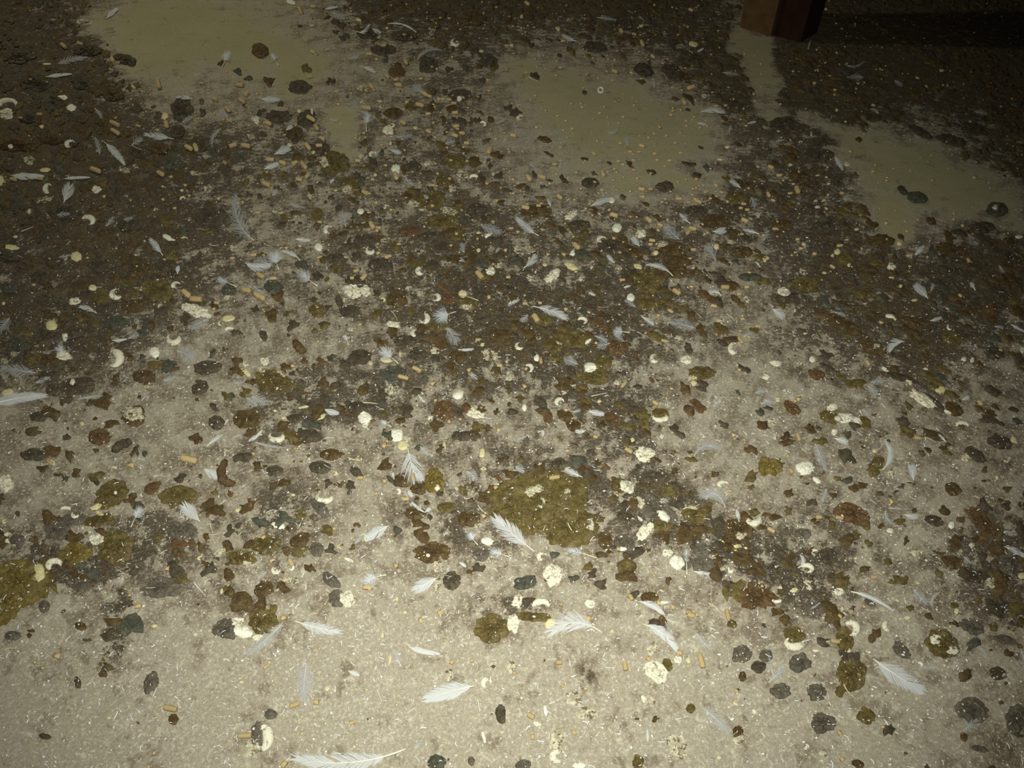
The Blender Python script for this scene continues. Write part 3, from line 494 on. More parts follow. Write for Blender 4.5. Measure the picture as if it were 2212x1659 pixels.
CAT['C2'] = {
'F':"1575 655 1800 590 105 f -.25;625 832 495 775 72 p;748 1522 432 1440 92 d;1515 1665 1500 1400 58 d;655 436 575 442 46 c;668 268 795 295 62 c;1842 1095 1630 995 165 f .3;288 485 285 438 32 c;1962 1212 1942 1118 42 c;1575 1635 1705 1652 42 c;2100 120 2160 90 82 f;2150 210 2212 180 72 f;545 275 605 262 36 f;1095 1165 1130 1200 32 c;1290 1020 1350 1040 50 f;1740 230 1820 150 80 f;50 740 110 780 90 f;1700 160 1735 100 50 f;150 480 60 520 40 f",
'U':"130 240 23 34 0 s;435 195 44 42 60 c;480 100 40 30 -30 q;560 55 42 22 30 q;770 185 22 16 0 y;1050 515 24 24 0 s;1305 485 25 26 0 p;1155 635 86 66 15 p;1010 915 66 56 40 p;1110 1050 64 42 50 q;1310 1160 66 36 38 s;1160 1290 92 58 -50 p;960 1445 46 22 5 s;1350 1480 52 46 0 p;1432 1560 66 62 0 s;2085 1180 72 66 -70 c;1830 895 56 30 60 c;180 960 44 46 20 q;255 930 44 40 0 q;270 1045 36 46 0 q;690 1240 36 62 0 q;285 1510 46 40 30 c;1970 1330 52 32 0 q;2020 1435 22 16 0 y;1820 1620 42 28 20 q;1795 165 58 50 30 q;950 310 20 8 -5 s;925 380 13 9 0 s;1325 1030 42 28 0 q;1285 318 78 40 -90 c;500 950 30 24 0 q;1575 30 30 26 0 y;1950 1420 40 20 0 y;765 585 40 12 15 p;1540 1080 80 24 15 q;1890 1615 24 34 -60 c",
'D':"480 310 76 52 25 b;550 390 72 56 20 b;1000 200 56 44 30 k;1290 290 82 52 15 o;940 900 92 70 20 o;820 1370 62 92 -15 b;980 1400 98 82 30 k;400 1490 46 52 0 g;1100 750 32 36 0 k;700 620 62 40 0 k;1180 720 50 22 0 g;2180 740 62 92 0 y;1580 1150 112 80 20 o;1250 1100 190 110 30 k;2080 1130 62 48 0 o;2160 1260 52 40 0 b;1960 1280 125 95 20 b;1640 1450 72 68 0 k;1300 1240 92 60 20 o;1000 1180 92 58 30 k;1950 110 56 24 20 g;2150 270 72 40 0 g;1030 420 62 48 0 k;1130 465 50 30 0 k;430 720 72 62 0 k;780 1200 56 50 0 o;1060 1090 42 36 0 k;2060 920 62 26 0 o;1400 970 74 34 30 o;1880 1400 100 80 0 b;1650 1570 100 70 0 k;100 680 70 40 0 o;1230 830 120 50 0 k;640 60 60 50 0 o;1820 380 60 40 0 k;280 250 60 50 0 k;1500 1560 70 70 0 k",
'P':"1020 605 68 35;385 835 88 -10;1248 200 48 30;975 45 48 -50",
'S':"1258 478 1278 542;908 588 972 606;1720 268 1718 342;700 142 835 114;1430 540 1456 592;1440 862 1512 860;498 1218 572 1322;530 1285 570 1330;1480 1105 1600 1085;720 770 790 780;1320 985 1370 1020;250 720 340 715;660 1045 725 1040;390 1470 380 1440"}
CAT['C3'] = {
'F':"1008 768 1035 525 62 c .22;430 530 525 765 100 f;1272 855 1255 745 95 c;1040 1098 1110 1225 66 f .25;2045 1418 2220 1505 62 c;600 500 695 528 72 c;1545 530 1490 468 32 c;290 1602 315 1498 44 p .3;1195 1148 1295 1168 62 c;530 920 500 1030 66 f;835 250 895 302 62 f;880 50 960 110 90 f;760 130 820 155 56 f;1690 172 1735 150 42 c;1060 1095 1200 1110 30 f;0 170 60 190 70 f;1700 1500 1760 1560 50 f;2040 1280 2110 1320 60 f",
'U':"1495 80 52 34 12 y;580 235 54 34 -15 p;685 325 76 46 0 p;790 345 42 24 30 p;1350 165 135 46 32 p;1560 275 42 15 28 s;1245 35 20 18 0 s;1690 392 60 34 100 c;600 445 28 36 0 p;350 755 82 60 -8 s;450 855 44 24 35 s;90 478 28 30 0 q;70 365 44 28 30 q;2125 515 38 28 42 y;2070 675 46 35 0 q;1710 665 58 40 10 q;1080 795 58 32 58 q;945 605 26 20 0 s;1640 750 18 14 0 s;1595 1240 30 36 0 s;1310 1470 68 42 10 q;1770 1410 30 25 20 p;1075 1285 36 25 10 p;420 1450 46 15 -5 s;360 1610 66 44 150 c;715 985 28 18 20 q;1370 1535 36 18 0 p;915 1520 22 16 0 y;2100 870 18 14 0 p;1980 835 20 22 0 p;1860 1505 26 9 10 y;780 1520 18 16 0 s;210 490 13 12 0 s;870 510 16 26 0 p;400 1390 26 14 -20 q;590 640 26 14 20 q;120 170 24 24 0 y;1045 50 24 14 0 p;100 1590 16 14 0 s;1620 180 16 10 30 s;1400 995 18 14 0 p",
'D':"240 240 92 48 38 r;80 745 86 78 0 y;720 850 66 50 20 g;1170 910 46 32 0 g;970 700 62 62 0 o;950 800 72 40 0 o;760 1140 165 86 20 r;1610 930 78 58 30 b;1800 640 105 56 35 k;1880 760 52 40 30 b;1870 1215 200 70 42 r;1730 1410 66 60 0 k;1690 405 62 40 15 o;1450 475 112 44 20 b;1530 580 66 40 30 b;2010 530 112 66 20 k;2100 1550 92 110 20 k;580 1235 62 36 15 o;780 1320 66 46 30 o;215 960 62 44 -20 b;330 1310 84 50 0 k;540 1500 105 76 0 k;30 240 50 42 0 g;770 390 78 40 20 k;560 320 95 58 20 o;1600 1550 95 58 20 b;1850 1385 62 36 30 r;900 1410 42 20 10 g;2020 380 42 30 0 k;1960 230 66 40 30 k;2150 360 66 40 30 g;700 460 66 42 20 k;1230 220 74 44 20 b;1450 1200 92 46 20 k;2080 930 66 32 40 b;750 50 92 40 0 o;1000 1240 52 30 0 b;1430 190 150 40 35 k;1620 250 90 60 30 b;420 1030 90 30 20 k;200 1120 80 40 20 o",
'P':"1305 495 58 8;465 1170 44 0;65 1280 68 35;295 490 60 70;1840 200 44 50;640 1175 62 10;235 780 36 50",
'S':"285 136 372 124;1370 490 1462 536;900 1018 962 1062;300 1262 375 1260;0 1230 30 1180;1480 1080 1520 1110;640 700 700 760;1240 990 1300 1020"}
CAT['D0'] = {
'F':"",
'U':"2030 410 58 50 0 p;2075 500 82 56 15 s;2190 548 38 26 20 p;1318 445 31 17 -12 s;930 1230 16 15 0 s;1095 140 42 28 0 q;340 15 42 56 10 y;2160 1490 66 70 0 q;460 270 15 24 0 y;2060 925 20 14 0 y;550 8 22 12 0 s;1890 150 14 30 10 y;1670 515 20 12 0 y;335 425 22 12 -20 p;90 640 70 14 -10 q",
'D':"1290 930 62 112 18 k;1480 1245 48 52 0 b;740 565 52 28 -5 k;660 930 36 60 -20 k;385 1390 62 28 8 k;1935 480 115 92 10 g;700 110 84 60 -10 k;690 450 62 36 15 b;380 280 52 62 0 k;110 530 80 44 0 k;1180 1270 20 26 10 r;1380 120 180 100 0 k",
'P':"1455 1150 108 12;2090 1382 112 -5",
'S':"1650 70 1750 185;1240 120 1350 110"}
CAT['D1'] = {
'F':"1285 1498 365 1575 200 p -.08;1885 955 1480 1065 180 c;445 752 418 1060 175 f;325 398 710 495 115 p;1305 625 1570 685 62 c;1125 12 910 80 130 d;1565 35 1382 138 135 c;795 828 885 865 48 c;245 415 -60 690 120 f;1255 800 1195 670 66 f;1370 1495 1405 1450 52 f;100 -20 60 20 40 f",
'U':"300 50 95 44 10 q;790 220 60 76 0 p;1215 215 16 20 0 s;1985 940 48 58 60 c;60 1400 80 130 200 c;1090 525 14 26 0 s;1285 330 18 16 0 s;2190 420 36 70 0 p;850 100 18 12 10 s;850 1475 14 14 0 s;1155 730 12 50 8 s;1670 860 26 80 8 q;1955 1395 16 56 -15 s;1560 85 28 76 0 q;40 545 42 28 -20 p;620 980 20 26 0 p;235 360 24 30 0 q",
'D':"80 130 92 72 -25 b;70 410 128 118 0 o;650 55 105 50 42 k;1680 60 86 82 0 k;705 215 78 78 0 k;1555 1605 92 66 0 g;2030 470 145 125 0 o;30 1360 66 110 0 g;965 1242 16 16 0 r;2035 792 26 26 0 o;2100 1200 50 92 0 k;1652 1588 16 16 0 r;1850 1600 36 48 0 k;1645 838 14 26 20 r;2020 1200 14 26 -40 r;140 1200 60 50 0 k",
'P':"340 1120 84 -25",
'S':"1040 985 1085 1100;440 235 475 200;1125 440 1140 520;1210 240 1235 300;560 225 590 205;770 770 800 775;1130 390 1150 330"}
CAT['D2'] = {
'F':"785 500 368 490 190 p .18;1105 240 1312 345 72 c -.1;1140 430 1425 645 115 c -.1;1635 1135 1870 1350 135 f;1182 1435 1178 1335 28 c;1590 500 1725 650 60 f;1330 400 1370 490 30 f;2150 540 2200 545 22 c;640 690 670 660 22 f;1680 0 1720 30 80 f",
'U':"375 10 88 100 -20 p;75 230 50 62 20 p;38 425 44 82 0 p;350 425 58 36 -35 y;690 255 46 40 0 p;275 270 84 46 100 c;1320 245 42 15 0 s;1250 840 120 80 42 p;1440 735 42 34 10 p;1530 740 22 30 -20 y;640 1195 105 60 0 q;410 1410 58 92 0 q;310 1170 18 48 -10 s;240 1285 48 20 25 p;430 1560 82 60 20 c;600 1640 62 30 0 s;1430 1470 130 82 55 q;1148 1070 24 36 -20 p;1790 1570 22 18 20 s;875 487 14 13 0 s;560 1060 70 70 0 q;105 1060 14 16 0 s;1300 145 28 10 20 s;1225 1080 16 60 -30 q;915 1225 12 14 0 s;2090 1180 36 20 40 p;1930 1110 36 14 35 y;1960 1410 60 30 -10 q;20 800 40 60 0 q;1220 640 60 60 0 q",
'D':"140 80 108 60 -15 g;2115 215 165 105 10 r;1310 430 42 76 -10 r;200 370 175 48 5 o;1550 1150 48 46 0 o;1100 1610 50 76 0 o;1950 990 36 20 0 k;1990 880 40 50 0 b;1350 780 48 62 -20 o;1980 690 92 80 0 k;2130 800 72 60 0 k;1900 430 52 40 10 o;300 740 16 16 0 r;1950 1350 50 60 0 b;1250 1240 64 24 -25 b;1600 235 16 14 0 k;1860 790 16 12 0 r;325 55 32 20 0 r;1090 1240 30 20 0 k;1200 200 80 50 0 b;1240 430 60 50 0 k;2010 1070 14 12 0 k;120 1640 70 60 0 g",
'P':"1040 205 50 60;1550 355 62 10;1640 745 116 75;427 757 48 0;990 790 72 80;185 1215 64 30;1865 350 88 75",
'S':"1345 385 1450 412;1720 200 1760 290;530 870 560 900;820 800 910 800;1700 250 1790 320;1530 930 1570 990;500 80 550 120"}
CAT['D3'] = {
'F':"740 152 1095 315 48 c -.06;930 725 1335 990 190 c;35 928 180 798 85 f;1265 125 1385 248 112 f;1510 155 1435 295 46 f .25;1490 790 1325 795 64 f;2180 635 2225 810 62 f;1695 1345 1810 1248 92 f;1245 1285 1365 1372 30 f -.15;470 250 400 300 26 f;80 880 40 700 30 f;1830 620 1900 700 40 f",
'U':"635 150 56 38 12 p;735 470 74 72 165 c;1055 442 40 52 0 c;1220 375 26 18 10 s;260 580 95 62 -70 c;1460 560 56 46 -20 p;1605 655 58 40 10 p;1610 258 24 15 20 s;1640 320 26 28 0 y;1310 80 22 10 15 s;1135 230 24 11 25 s;380 90 66 42 50 q;140 125 22 28 0 y;360 1470 28 28 0 p;440 655 36 18 10 p;1325 775 26 24 160 c;1940 85 82 42 15 q;730 665 26 20 0 p;2050 870 26 32 0 q;2130 1490 20 18 0 p;680 310 22 56 -20 q;1335 1470 13 12 0 s;1300 1060 12 18 0 s;1250 935 13 14 0 s;110 225 48 20 -70 c;500 1530 42 30 30 q;880 660 18 10 20 s;2170 980 30 30 0 q;2190 20 40 30 0 y;260 140 40 20 -20 y",
'D':"260 520 98 76 10 o;310 760 96 92 0 k;690 560 72 112 -10 o;740 850 120 165 0 o;450 1010 88 84 0 g;510 1270 105 90 10 g;870 1210 88 72 42 o;1170 650 98 58 40 k;1510 600 150 118 32 o;1770 1160 155 110 20 k;1770 450 125 66 15 k;2050 560 112 40 10 k;1840 1490 82 30 15 g;1700 1390 36 50 -20 r;645 1000 46 58 0 o;1035 1010 22 15 20 k;1205 1530 26 22 0 k;1990 290 130 80 20 k;1800 20 170 60 15 k;800 1620 62 40 20 b;1990 850 82 60 20 k;1090 75 64 28 10 o;440 860 26 20 20 o;1380 1640 62 20 0 k;2150 1240 105 130 0 k;900 250 66 28 30 k;190 50 64 36 10 k;420 290 95 58 10 k;20 700 62 60 0 k;140 1000 92 70 0 k;320 1080 18 14 0 r;1640 155 30 12 25 k;890 920 0 0 0 k",
'P':"935 30 50 0;605 575 74 5",
'S':"680 940 802 1072;1340 285 1420 320;480 915 520 950;1060 1240 1110 1280;720 640 760 670"}
CAT['G'] = {
'F':"1154 1191 1072 1122 42 p",
'U':"1195 1240 22 20 30 p;1110 1345 10 20 0 p",
'W':"",
'D':"48 1256 66 52 -10 y;14 1300 40 52 20 y;1172 1085 105 72 0 o;1230 1140 70 40 0 o;1110 1095 60 40 0 o",
'P':"1168 820 1 0", 'S':""}
CAT['G']['P']=""

# ------------------------------------------------------------------ the floor
def build_floor():
    fine_x = np.arange(-2.1, 2.1001, .005); fine_y = np.arange(.05, 2.7001, .005)
    xs = np.concatenate([np.linspace(-6, -2.2, 24), fine_x, np.linspace(2.2, 6, 24)])
    ys = np.concatenate([np.linspace(-4, 0, 24), fine_y, np.linspace(2.8, 8, 30)])
    X, Y = np.meshgrid(xs, ys); x = X.ravel(); y = Y.ravel()
    px, py = to_px(x, np.maximum(y, .05))
    s, b = soil_px(px, py)
    z = floor_z_xy(x, y, px, py) 
    nx, ny = len(xs), len(ys)
    i = np.arange(nx * ny).reshape(ny, nx)
    q = np.stack([i[:-1, :-1], i[:-1, 1:], i[1:, 1:], i[1:, :-1]], -1).reshape(-1, 4)
    me = bpy.data.meshes.new('floor')
    me.vertices.add(len(x)); me.vertices.foreach_set('co', np.stack([x, y, z], -1).ravel())
    me.loops.add(q.size); me.loops.foreach_set('vertex_index', q.ravel().astype(np.int32))
    me.polygons.add(len(q)); me.polygons.foreach_set('loop_start', np.arange(0, q.size, 4, dtype=np.int32))
    me.polygons.foreach_set('loop_total', np.full(len(q), 4, np.int32))
    me.polygons.foreach_set('use_smooth', np.ones(len(q), bool))
    me.update(calc_edges=True)
    # ochre = damp olive-brown ground, strongest through the middle of the litter
    ochre = np.clip(fbm(x * 9 + 3, y * 9, 55, 3) * 2.2 - .75, 0, 1) * np.clip(s * 1.4, 0, 1)
    for nm, val in (('litter', s), ('bare', b), ('ochre', ochre)):
        me.attributes.new(nm, 'FLOAT', 'POINT').data.foreach_set('value', val.astype(np.float32))
    me.materials.append(MAT['dusty_floor'])
    o = bpy.data.objects.new('floor', me); COL.objects.link(o)
    o['kind'] = 'structure'; o['label'] = 'dusty tan floor caked with dark litter and bare round patches'; o['category'] = 'floor'
build_floor()

# ------------------------------------------------------------------ read the catalogue
def rows(kind):
    for t, (ox, oy, k) in TILES.items():
        for e in CAT[t].get(kind, '').split(';'):
            if e.strip(): yield ox, oy, k, e.split()

COLOUR = {'k': 'dark brown', 'b': 'brown', 'r': 'reddish brown', 'o': 'olive brown', 'g': 'dark grey green', 'y': 'yellowish olive', 'n': 'dusty grey brown'}
SHEEN = {'s': 'solid white', 'p': 'chalky white', 'q': 'patchy cream', 'y': 'yellow cream', 'c': 'curled white', 'd': 'ring shaped white'}

def size_word(r):
    return 'tiny' if r < 6 else 'small' if r < 11 else 'medium' if r < 18 else 'large' if r < 30 else 'very large'

droppings, whites = [], []
for ox, oy, k, e in rows('D'):
    cx, cy, rx, ry, a = map(float, e[:5])
    if rx < 5 * .2532: continue
    droppings.append((ox + cx * k, oy + cy * k, rx * k, ry * k, a, e[5]))
for ox, oy, k, e in rows('U'):
    cx, cy, rx, ry, a = map(float, e[:5])
    whites.append((ox + cx * k, oy + cy * k, rx * k, ry * k, a, e[5]))
droppings.sort(key=lambda d: -d[2] * d[3] * (2.5 if d[1] > 1300 else 1))
small_droppings = droppings[285:]; droppings = droppings[:285]

# droppings: low lumpy mounds
DROPS = []
for n, (cx, cy, rx, ry, a, c) in enumerate(droppings):
    s = px_per_m(cy); r = math.sqrt(rx * ry)
    if c in 'kg' and cy > 1040 and n % 4: c = 'n'
    h = min(r / s * .55, .0075) if r < 22 else .0055 + .05 * r / s * .3
    rough = .20 if r < 20 else .46 if c == 'r' and cy > 1200 else .27
    seed = n * 1.37 + 1
    nr, na = (6, 26) if r < 12 else (10, 44) if r < 24 else (18, 80)
    v, f = blob_mesh(cx, cy, rx, ry, a, seed, rough, h, .8 if r < 22 else 1.1 if c in 'kgb' else 1.5, nr, na, False, .003)
    loc = proj(cx, cy)
    o = mesh_obj('dropping', v, f, 'dropping_' + c, loc=loc)
    d = dict(o=o, kind='dropping', px=cx, py=cy, rx=rx, ry=ry, a=a, size=r, desc=f'{size_word(r)} {COLOUR[c]} dropping', loc=loc)
    DROPS.append(d); THINGS.append(d)
    MOUNDS.append((cx, cy, rx, ry, math.cos(math.radians(a)), math.sin(math.radians(a)), seed, rough, h))

# sausage-shaped droppings
for ox, oy, k, e in rows('W'):
    i = e.index('r'); p = np.array(list(map(float, e[:i]))).reshape(-1, 2) * k + (ox, oy); rad = float(e[i + 1]) * k; c = e[i + 2] if len(e) > i + 2 else 'r'
    t = np.linspace(0, len(p) - 1, 14); q = np.stack([np.interp(t, range(len(p)), p[:, j]) for j in (0, 1)], -1)
    for _ in range(3): q[1:-1] = (q[:-2] + q[1:-1] * 2 + q[2:]) / 4
    s = px_per_m(q[:, 1].mean()); R = rad / s * np.sin(np.linspace(.35, math.pi - .35, 14)) ** .5 * (1 + .12 * np.sin(np.arange(14) * 1.9))
    w = proj(q[:, 0], q[:, 1], floor_z(q[:, 0], q[:, 1]) + R * .55)
    v, f = tube_mesh(w, R, 12); loc = proj(*q[7])
    v[:, 2] = np.where(v[:, 2] < .002, v[:, 2] * .2 + .0, v[:, 2])
    o = mesh_obj('sausage_shaped_dropping', v, f, 'dropping_' + c, loc=loc)
    THINGS.append(dict(o=o, kind='dropping', px=q[7][0], py=q[7][1], size=rad, desc=f'curved sausage shaped {COLOUR[c]} dropping', loc=loc))

# white parts of droppings, and white droppings of their own
def white_mesh(cx, cy, rx, ry, a, c, n):
    s = px_per_m(cy); r = math.sqrt(rx * ry); seed = n * 2.11 + 60
    if c in 'cd':                                   # a curl that leaves a gap towards angle a (d: closed ring)
        gap = math.radians(62 if c == 'c' else 0); a0 = math.radians(a)
        t = np.linspace(a0 + gap, a0 + 2 * math.pi - gap, 22)
        rr = .72
        px = cx + rx * rr * np.cos(t); py = cy + ry * rr * np.sin(t)
        u = np.linspace(0, 1, 22)
        wid = r * (.52 * np.sin(np.pi * np.clip(u, .04, .96)) ** .6 * (1.25 - .75 * u) if c == 'c' else .30 + 0 * u)
        R = wid / s
        z = floor_z(px, py) * .6 + height_at(px, py) + R * .35
        v, f = tube_mesh(proj(px, py, z), R, 10)
        mid = v[:, 2].mean(); v[:, 2] = mid + (v[:, 2] - mid) * .75
        return v, f, 'white_p' if r > 8 else 'white_s'
    rough = {'s': .24, 'y': .24, 'p': .30, 'q': .42}[c]
    h = {'s': .45, 'y': .35, 'p': .28, 'q': .16}[c] * r / s
    h = min(h, .006)
    nr, na = (4, 18) if r < 7 else (8, 34) if r < 14 else (14, 60)
    bumpy = {'s': .5, 'y': .5, 'p': 1.6, 'q': 3.4}[c]
    v, f = blob_mesh(cx, cy, rx, ry, a, seed, rough, h, bumpy, nr, na, True, .001)
    return v, f, 'white_' + c

single_whites = []
for n, (cx, cy, rx, ry, a, c) in enumerate(whites):
    host = None
    for d in DROPS:
        ca, sa = math.cos(math.radians(d['a'])), math.sin(math.radians(d['a'])); dx, dy = cx - d['px'], cy - d['py']
        if math.hypot((dx * ca + dy * sa) / d['rx'], (-dx * sa + dy * ca) / d['ry']) < .92 and rx * ry < .8 * d['rx'] * d['ry']:
            if host is None or d['size'] < host['size']: host = d
    if host is None: single_whites.append((n, cx, cy, rx, ry, a, c)); continue
    v, f, m = white_mesh(cx, cy, rx, ry, a, c, n)
    o = mesh_obj('white_cap', v, f, m, parent=host['o'], loc=host['loc']); o['label'] = 'chalky white cap'
    if 'white' not in host['desc']: host['desc'] = host['desc'].replace(' dropping', ' white-capped dropping')
single_whites.sort(key=lambda w: -w[3] * w[4])
for n, cx, cy, rx, ry, a, c in single_whites[:290]:
    v, f, m = white_mesh(cx, cy, rx, ry, a, c, n); loc = proj(cx, cy)
    o = mesh_obj('curled_white_dropping' if c == 'c' else 'white_dropping', v, f, m, loc=loc)
    r = math.sqrt(rx * ry)
    THINGS.append(dict(o=o, kind='white', px=cx, py=cy, size=r, desc=f'{size_word(r)} {SHEEN[c]} dropping', loc=loc))

# ------------------------------------------------------------------ feathers
rng = np.random.default_rng(7)
def feather(b, t, wid, kind, curve, n):
    """A feather in photograph pixels from quill end b to vane tip t: > vane (its barbs as ribbons), quill."""
    b = np.array(b); t = np.array(t); L = float(np.hypot(*(t - b))); ax = (t - b) / L; nrm = np.array([-ax[1], ax[0]])
    q0 = {'c': .10, 'p': .20, 'd': .42, 'f': .06}[kind]
    def shaft(s):
        s = np.asarray(s, float)
        return b + ax * (s * L)[..., None] + nrm * (curve * L * 4 * s * (1 - s))[..., None]
    def tang(s):
        s = np.asarray(s, float)
        v = ax * L + nrm * (curve * L * 4 * (1 - 2 * s))[..., None]
        return v / np.linalg.norm(v, axis=-1)[..., None]
    cy = (b[1] + t[1]) / 2; s0 = px_per_m(cy); hw = wid / 2
    lift = min(.0035, .12 * L / s0)
    per = {'c': 1.7, 'p': 1.6, 'd': 1.2, 'f': 2.3}[kind]
    nb = int(np.clip((1 - q0) * L / per, 9, 80)) if kind != 'd' else int(np.clip(wid * 1.9, 30, 84))
    V, F = [], []
    for side in (-1, 1):
        split = rng.uniform(.3, .9) if kind in 'cp' and rng.random() < .6 else -1
        for i in range(nb):
            s = q0 + (1 - q0) * (i + rng.uniform(.2, .8)) / nb
            x = (s - q0) / (1 - q0)
            if kind == 'c': ln = hw * 1.6 * min(1, (x * 5 + .25)) * max(.32, (1 - x ** 5)) ** .6; an = 44 - 24 * x; jit = 4
            elif kind == 'p': ln = hw * 1.65 * min(1, (x * 3.5 + .3)) * max(.45, (1 - x ** 5)) ** .6 * rng.uniform(.8, 1.08); an = 48 - 28 * x; jit = 7
            elif kind == 'f': ln = hw * 1.45 * min(1, x * 4 + .25) * max(.3, 1 - x ** 3) ** .6 * rng.uniform(.7, 1.05); an = 55 - 28 * x; jit = 12
            else: ln = hw * 1.25 * rng.uniform(.6, 1.15); an = 62 - 48 * x + rng.uniform(-14, 14); jit = 14; s = q0 + (s - q0) * .55
            if abs(x - split) < .035: continue
            if kind == 'p' and rng.random() < .06: continue
            a = math.radians(an + rng.uniform(-jit, jit))
            p0 = shaft(s); tg = tang(s); nn = np.array([-tg[1], tg[0]]) * side
            bend = {'c': .35, 'p': .25, 'd': rng.uniform(-.5, .5), 'f': .2}[kind]
            u = np.linspace(0, 1, 5)
            th = a - bend * u * .9
            st = (np.cos(th)[:, None] * tg + np.sin(th)[:, None] * nn) * ln / 4
            pts = p0 + np.concatenate([[[0, 0]], np.cumsum(st[:-1], 0)])
            bw = {'c': max(per, (1 - q0) * L / nb) * 1.15, 'p': max(per, (1 - q0) * L / nb) * 1.05, 'd': .5, 'f': per * .8}[kind] * np.array([1, 1.05, 1, .8, .12])
            if kind == 'd': bw *= max(1.0, wid / 30)
            perp = np.stack([-np.sin(th)[:, None] * tg + np.cos(th)[:, None] * nn], 0)[0]
            z = lift * (1.0 - .45 * u ** 2) * (.6 + .8 * x * (1 - x)) + .0006 + rng.uniform(0, .0005)
            if kind == 'd': z = z + rng.uniform(0, .004) * u
            k = len(V) * 10
            lo = pts - perp * bw[:, None] / 2; hi = pts + perp * bw[:, None] / 2
            V.append((lo, hi, z)); F += [(k + j, k + j + 1, k + 6 + j, k + 5 + j) for j in range(4)]
    PX = np.concatenate([np.concatenate([lo[:, 0], hi[:, 0]]) for lo, hi, z in V])
    PY = np.concatenate([np.concatenate([lo[:, 1], hi[:, 1]]) for lo, hi, z in V])
    Z = np.concatenate([np.concatenate([z, z]) for lo, hi, z in V])
    mid = shaft(np.array([.5]))[0]
    sb = shaft(np.linspace(0, 1, 9))
    ground = (floor_z(sb[:, 0], sb[:, 1]) + height_at(sb[:, 0], sb[:, 1]))
    g0 = np.maximum(floor_z(PX, PY) + height_at(PX, PY), np.median(ground) * .8)
    v = proj(PX, PY, g0 + Z)
    loc = proj(*mid)
    name = {'c': 'feather', 'p': 'feather', 'd': 'downy_feather', 'f': 'wispy_feather'}[kind]
    root = empty(name, loc)
    mesh_obj('vane', v, F, 'vane_' + kind, parent=root, loc=loc)
    top = {'c': .92, 'p': .9, 'd': .52, 'f': .85}[kind]
    ss = np.linspace(0, top, 10); sp = shaft(ss); 
    x = np.clip((ss - q0) / (1 - q0), 0, 1)
    z = np.maximum(floor_z(sp[:, 0], sp[:, 1]) + height_at(sp[:, 0], sp[:, 1]), np.median(ground) * .8) + lift * (.6 + .8 * x * (1 - x)) * np.clip(ss * 6 + .25, 0, 1) + .0009
    r0 = {'c': 1.25, 'p': 1.2, 'd': 1.5, 'f': .6}[kind] * max(1, min(L / 70, 2.0)) / s0 * (1 if cy > 500 else .8)
    qv, qf = tube_mesh(proj(sp[:, 0], sp[:, 1], z), r0 * (1 - .78 * ss / top), 6)
    yellow = kind == 'd' and n % 3 != 1
    q = mesh_obj('quill', qv, qf, 'quill_yellow' if yellow else 'quill_pale', parent=root, loc=loc)
    if yellow: q['label'] = 'yellowish quill'
    look = {'c': 'white smooth feather', 'p': 'white ragged feather', 'd': 'fluffy white down feather', 'f': 'faint wispy white feather'}[kind]
    sw = 'small' if L < 26 else 'medium' if L < 48 else 'large'
    THINGS.append(dict(o=root, kind='feather', px=mid[0], py=mid[1], size=L / 2, desc=f'{sw} {look}', loc=loc))

for n, (ox, oy, k, e) in enumerate(rows('F')):
    x1, y1, x2, y2, w = map(float, e[:5])
    feather((ox + x1 * k, oy + y1 * k), (ox + x2 * k, oy + y2 * k), w * k, e[5], float(e[6]) if len(e) > 6 else rng.uniform(-.05, .05), n)

# ------------------------------------------------------------------ feed pellets
def pellet_mesh(seed):
    r = random.Random(seed); v, f = [], []; n = 12
    prof = [(-.5, .0), (-.5, .72), (-.47, .93), (-.2, 1.0), (.15, .97), (.46, .95), (.5, .7), (.5, .0)]
    for i, (x, q) in enumerate(prof):
        for j in range(n):
            a = j * 2 * math.pi / n; k = q * (1 + r.uniform(-.06, .06))
            v.append((x + (r.uniform(-.05, .05) if 0 < i < 7 else 0), k * math.cos(a), k * math.sin(a)))
    for i in range(len(prof) - 1):
        for j in range(n): f.append((i * n + j, i * n + (j + 1) % n, (i + 1) * n + (j + 1) % n, (i + 1) * n + j))
    me = bpy.data.meshes.new('feed_pellet'); me.from_pydata(v, [], f); me.materials.append(MAT['feed_tan'])
    me.polygons.foreach_set('use_smooth', [True] * len(f)); me.update()
    return me
PELLETS = [pellet_mesh(s) for s in range(6)]
for n, (ox, oy, k, e) in enumerate(rows('P')):
    x, y, l, a = map(float, e); px, py, l = ox + x * k, oy + y * k, l * k
    d = np.array([math.cos(math.radians(a)), math.sin(math.radians(a))]) * l / 2
    w = proj([px - d[0], px + d[0]], [py - d[1], py + d[1]]); v = w[1] - w[0]; length = float(np.hypot(v[0], v[1]))
    rad = min(max(.0025, (.30 if py < 700 else .21) * length), .0046, length * .42); length = max(length, 1.5 * rad)
    z = float(floor_z(np.array([px]), np.array([py]))[0] + height_at(np.array([px]), np.array([py]))[0])
    o = bpy.data.objects.new('feed_pellet', PELLETS[n % 6]); COL.objects.link(o)
    o.location = proj(px, py, z + rad * .85); o.rotation_euler = (n * .9, random.Random(n).uniform(-.12, .12), math.atan2(v[1], v[0]))
    o.scale = (length, rad, rad)
    THINGS.append(dict(o=o, kind='pellet', px=px, py=py, size=l / 2, desc=('long' if l > 15 else 'short' if l > 10.5 else 'tiny') + ' tan feed pellet', loc=o.location))

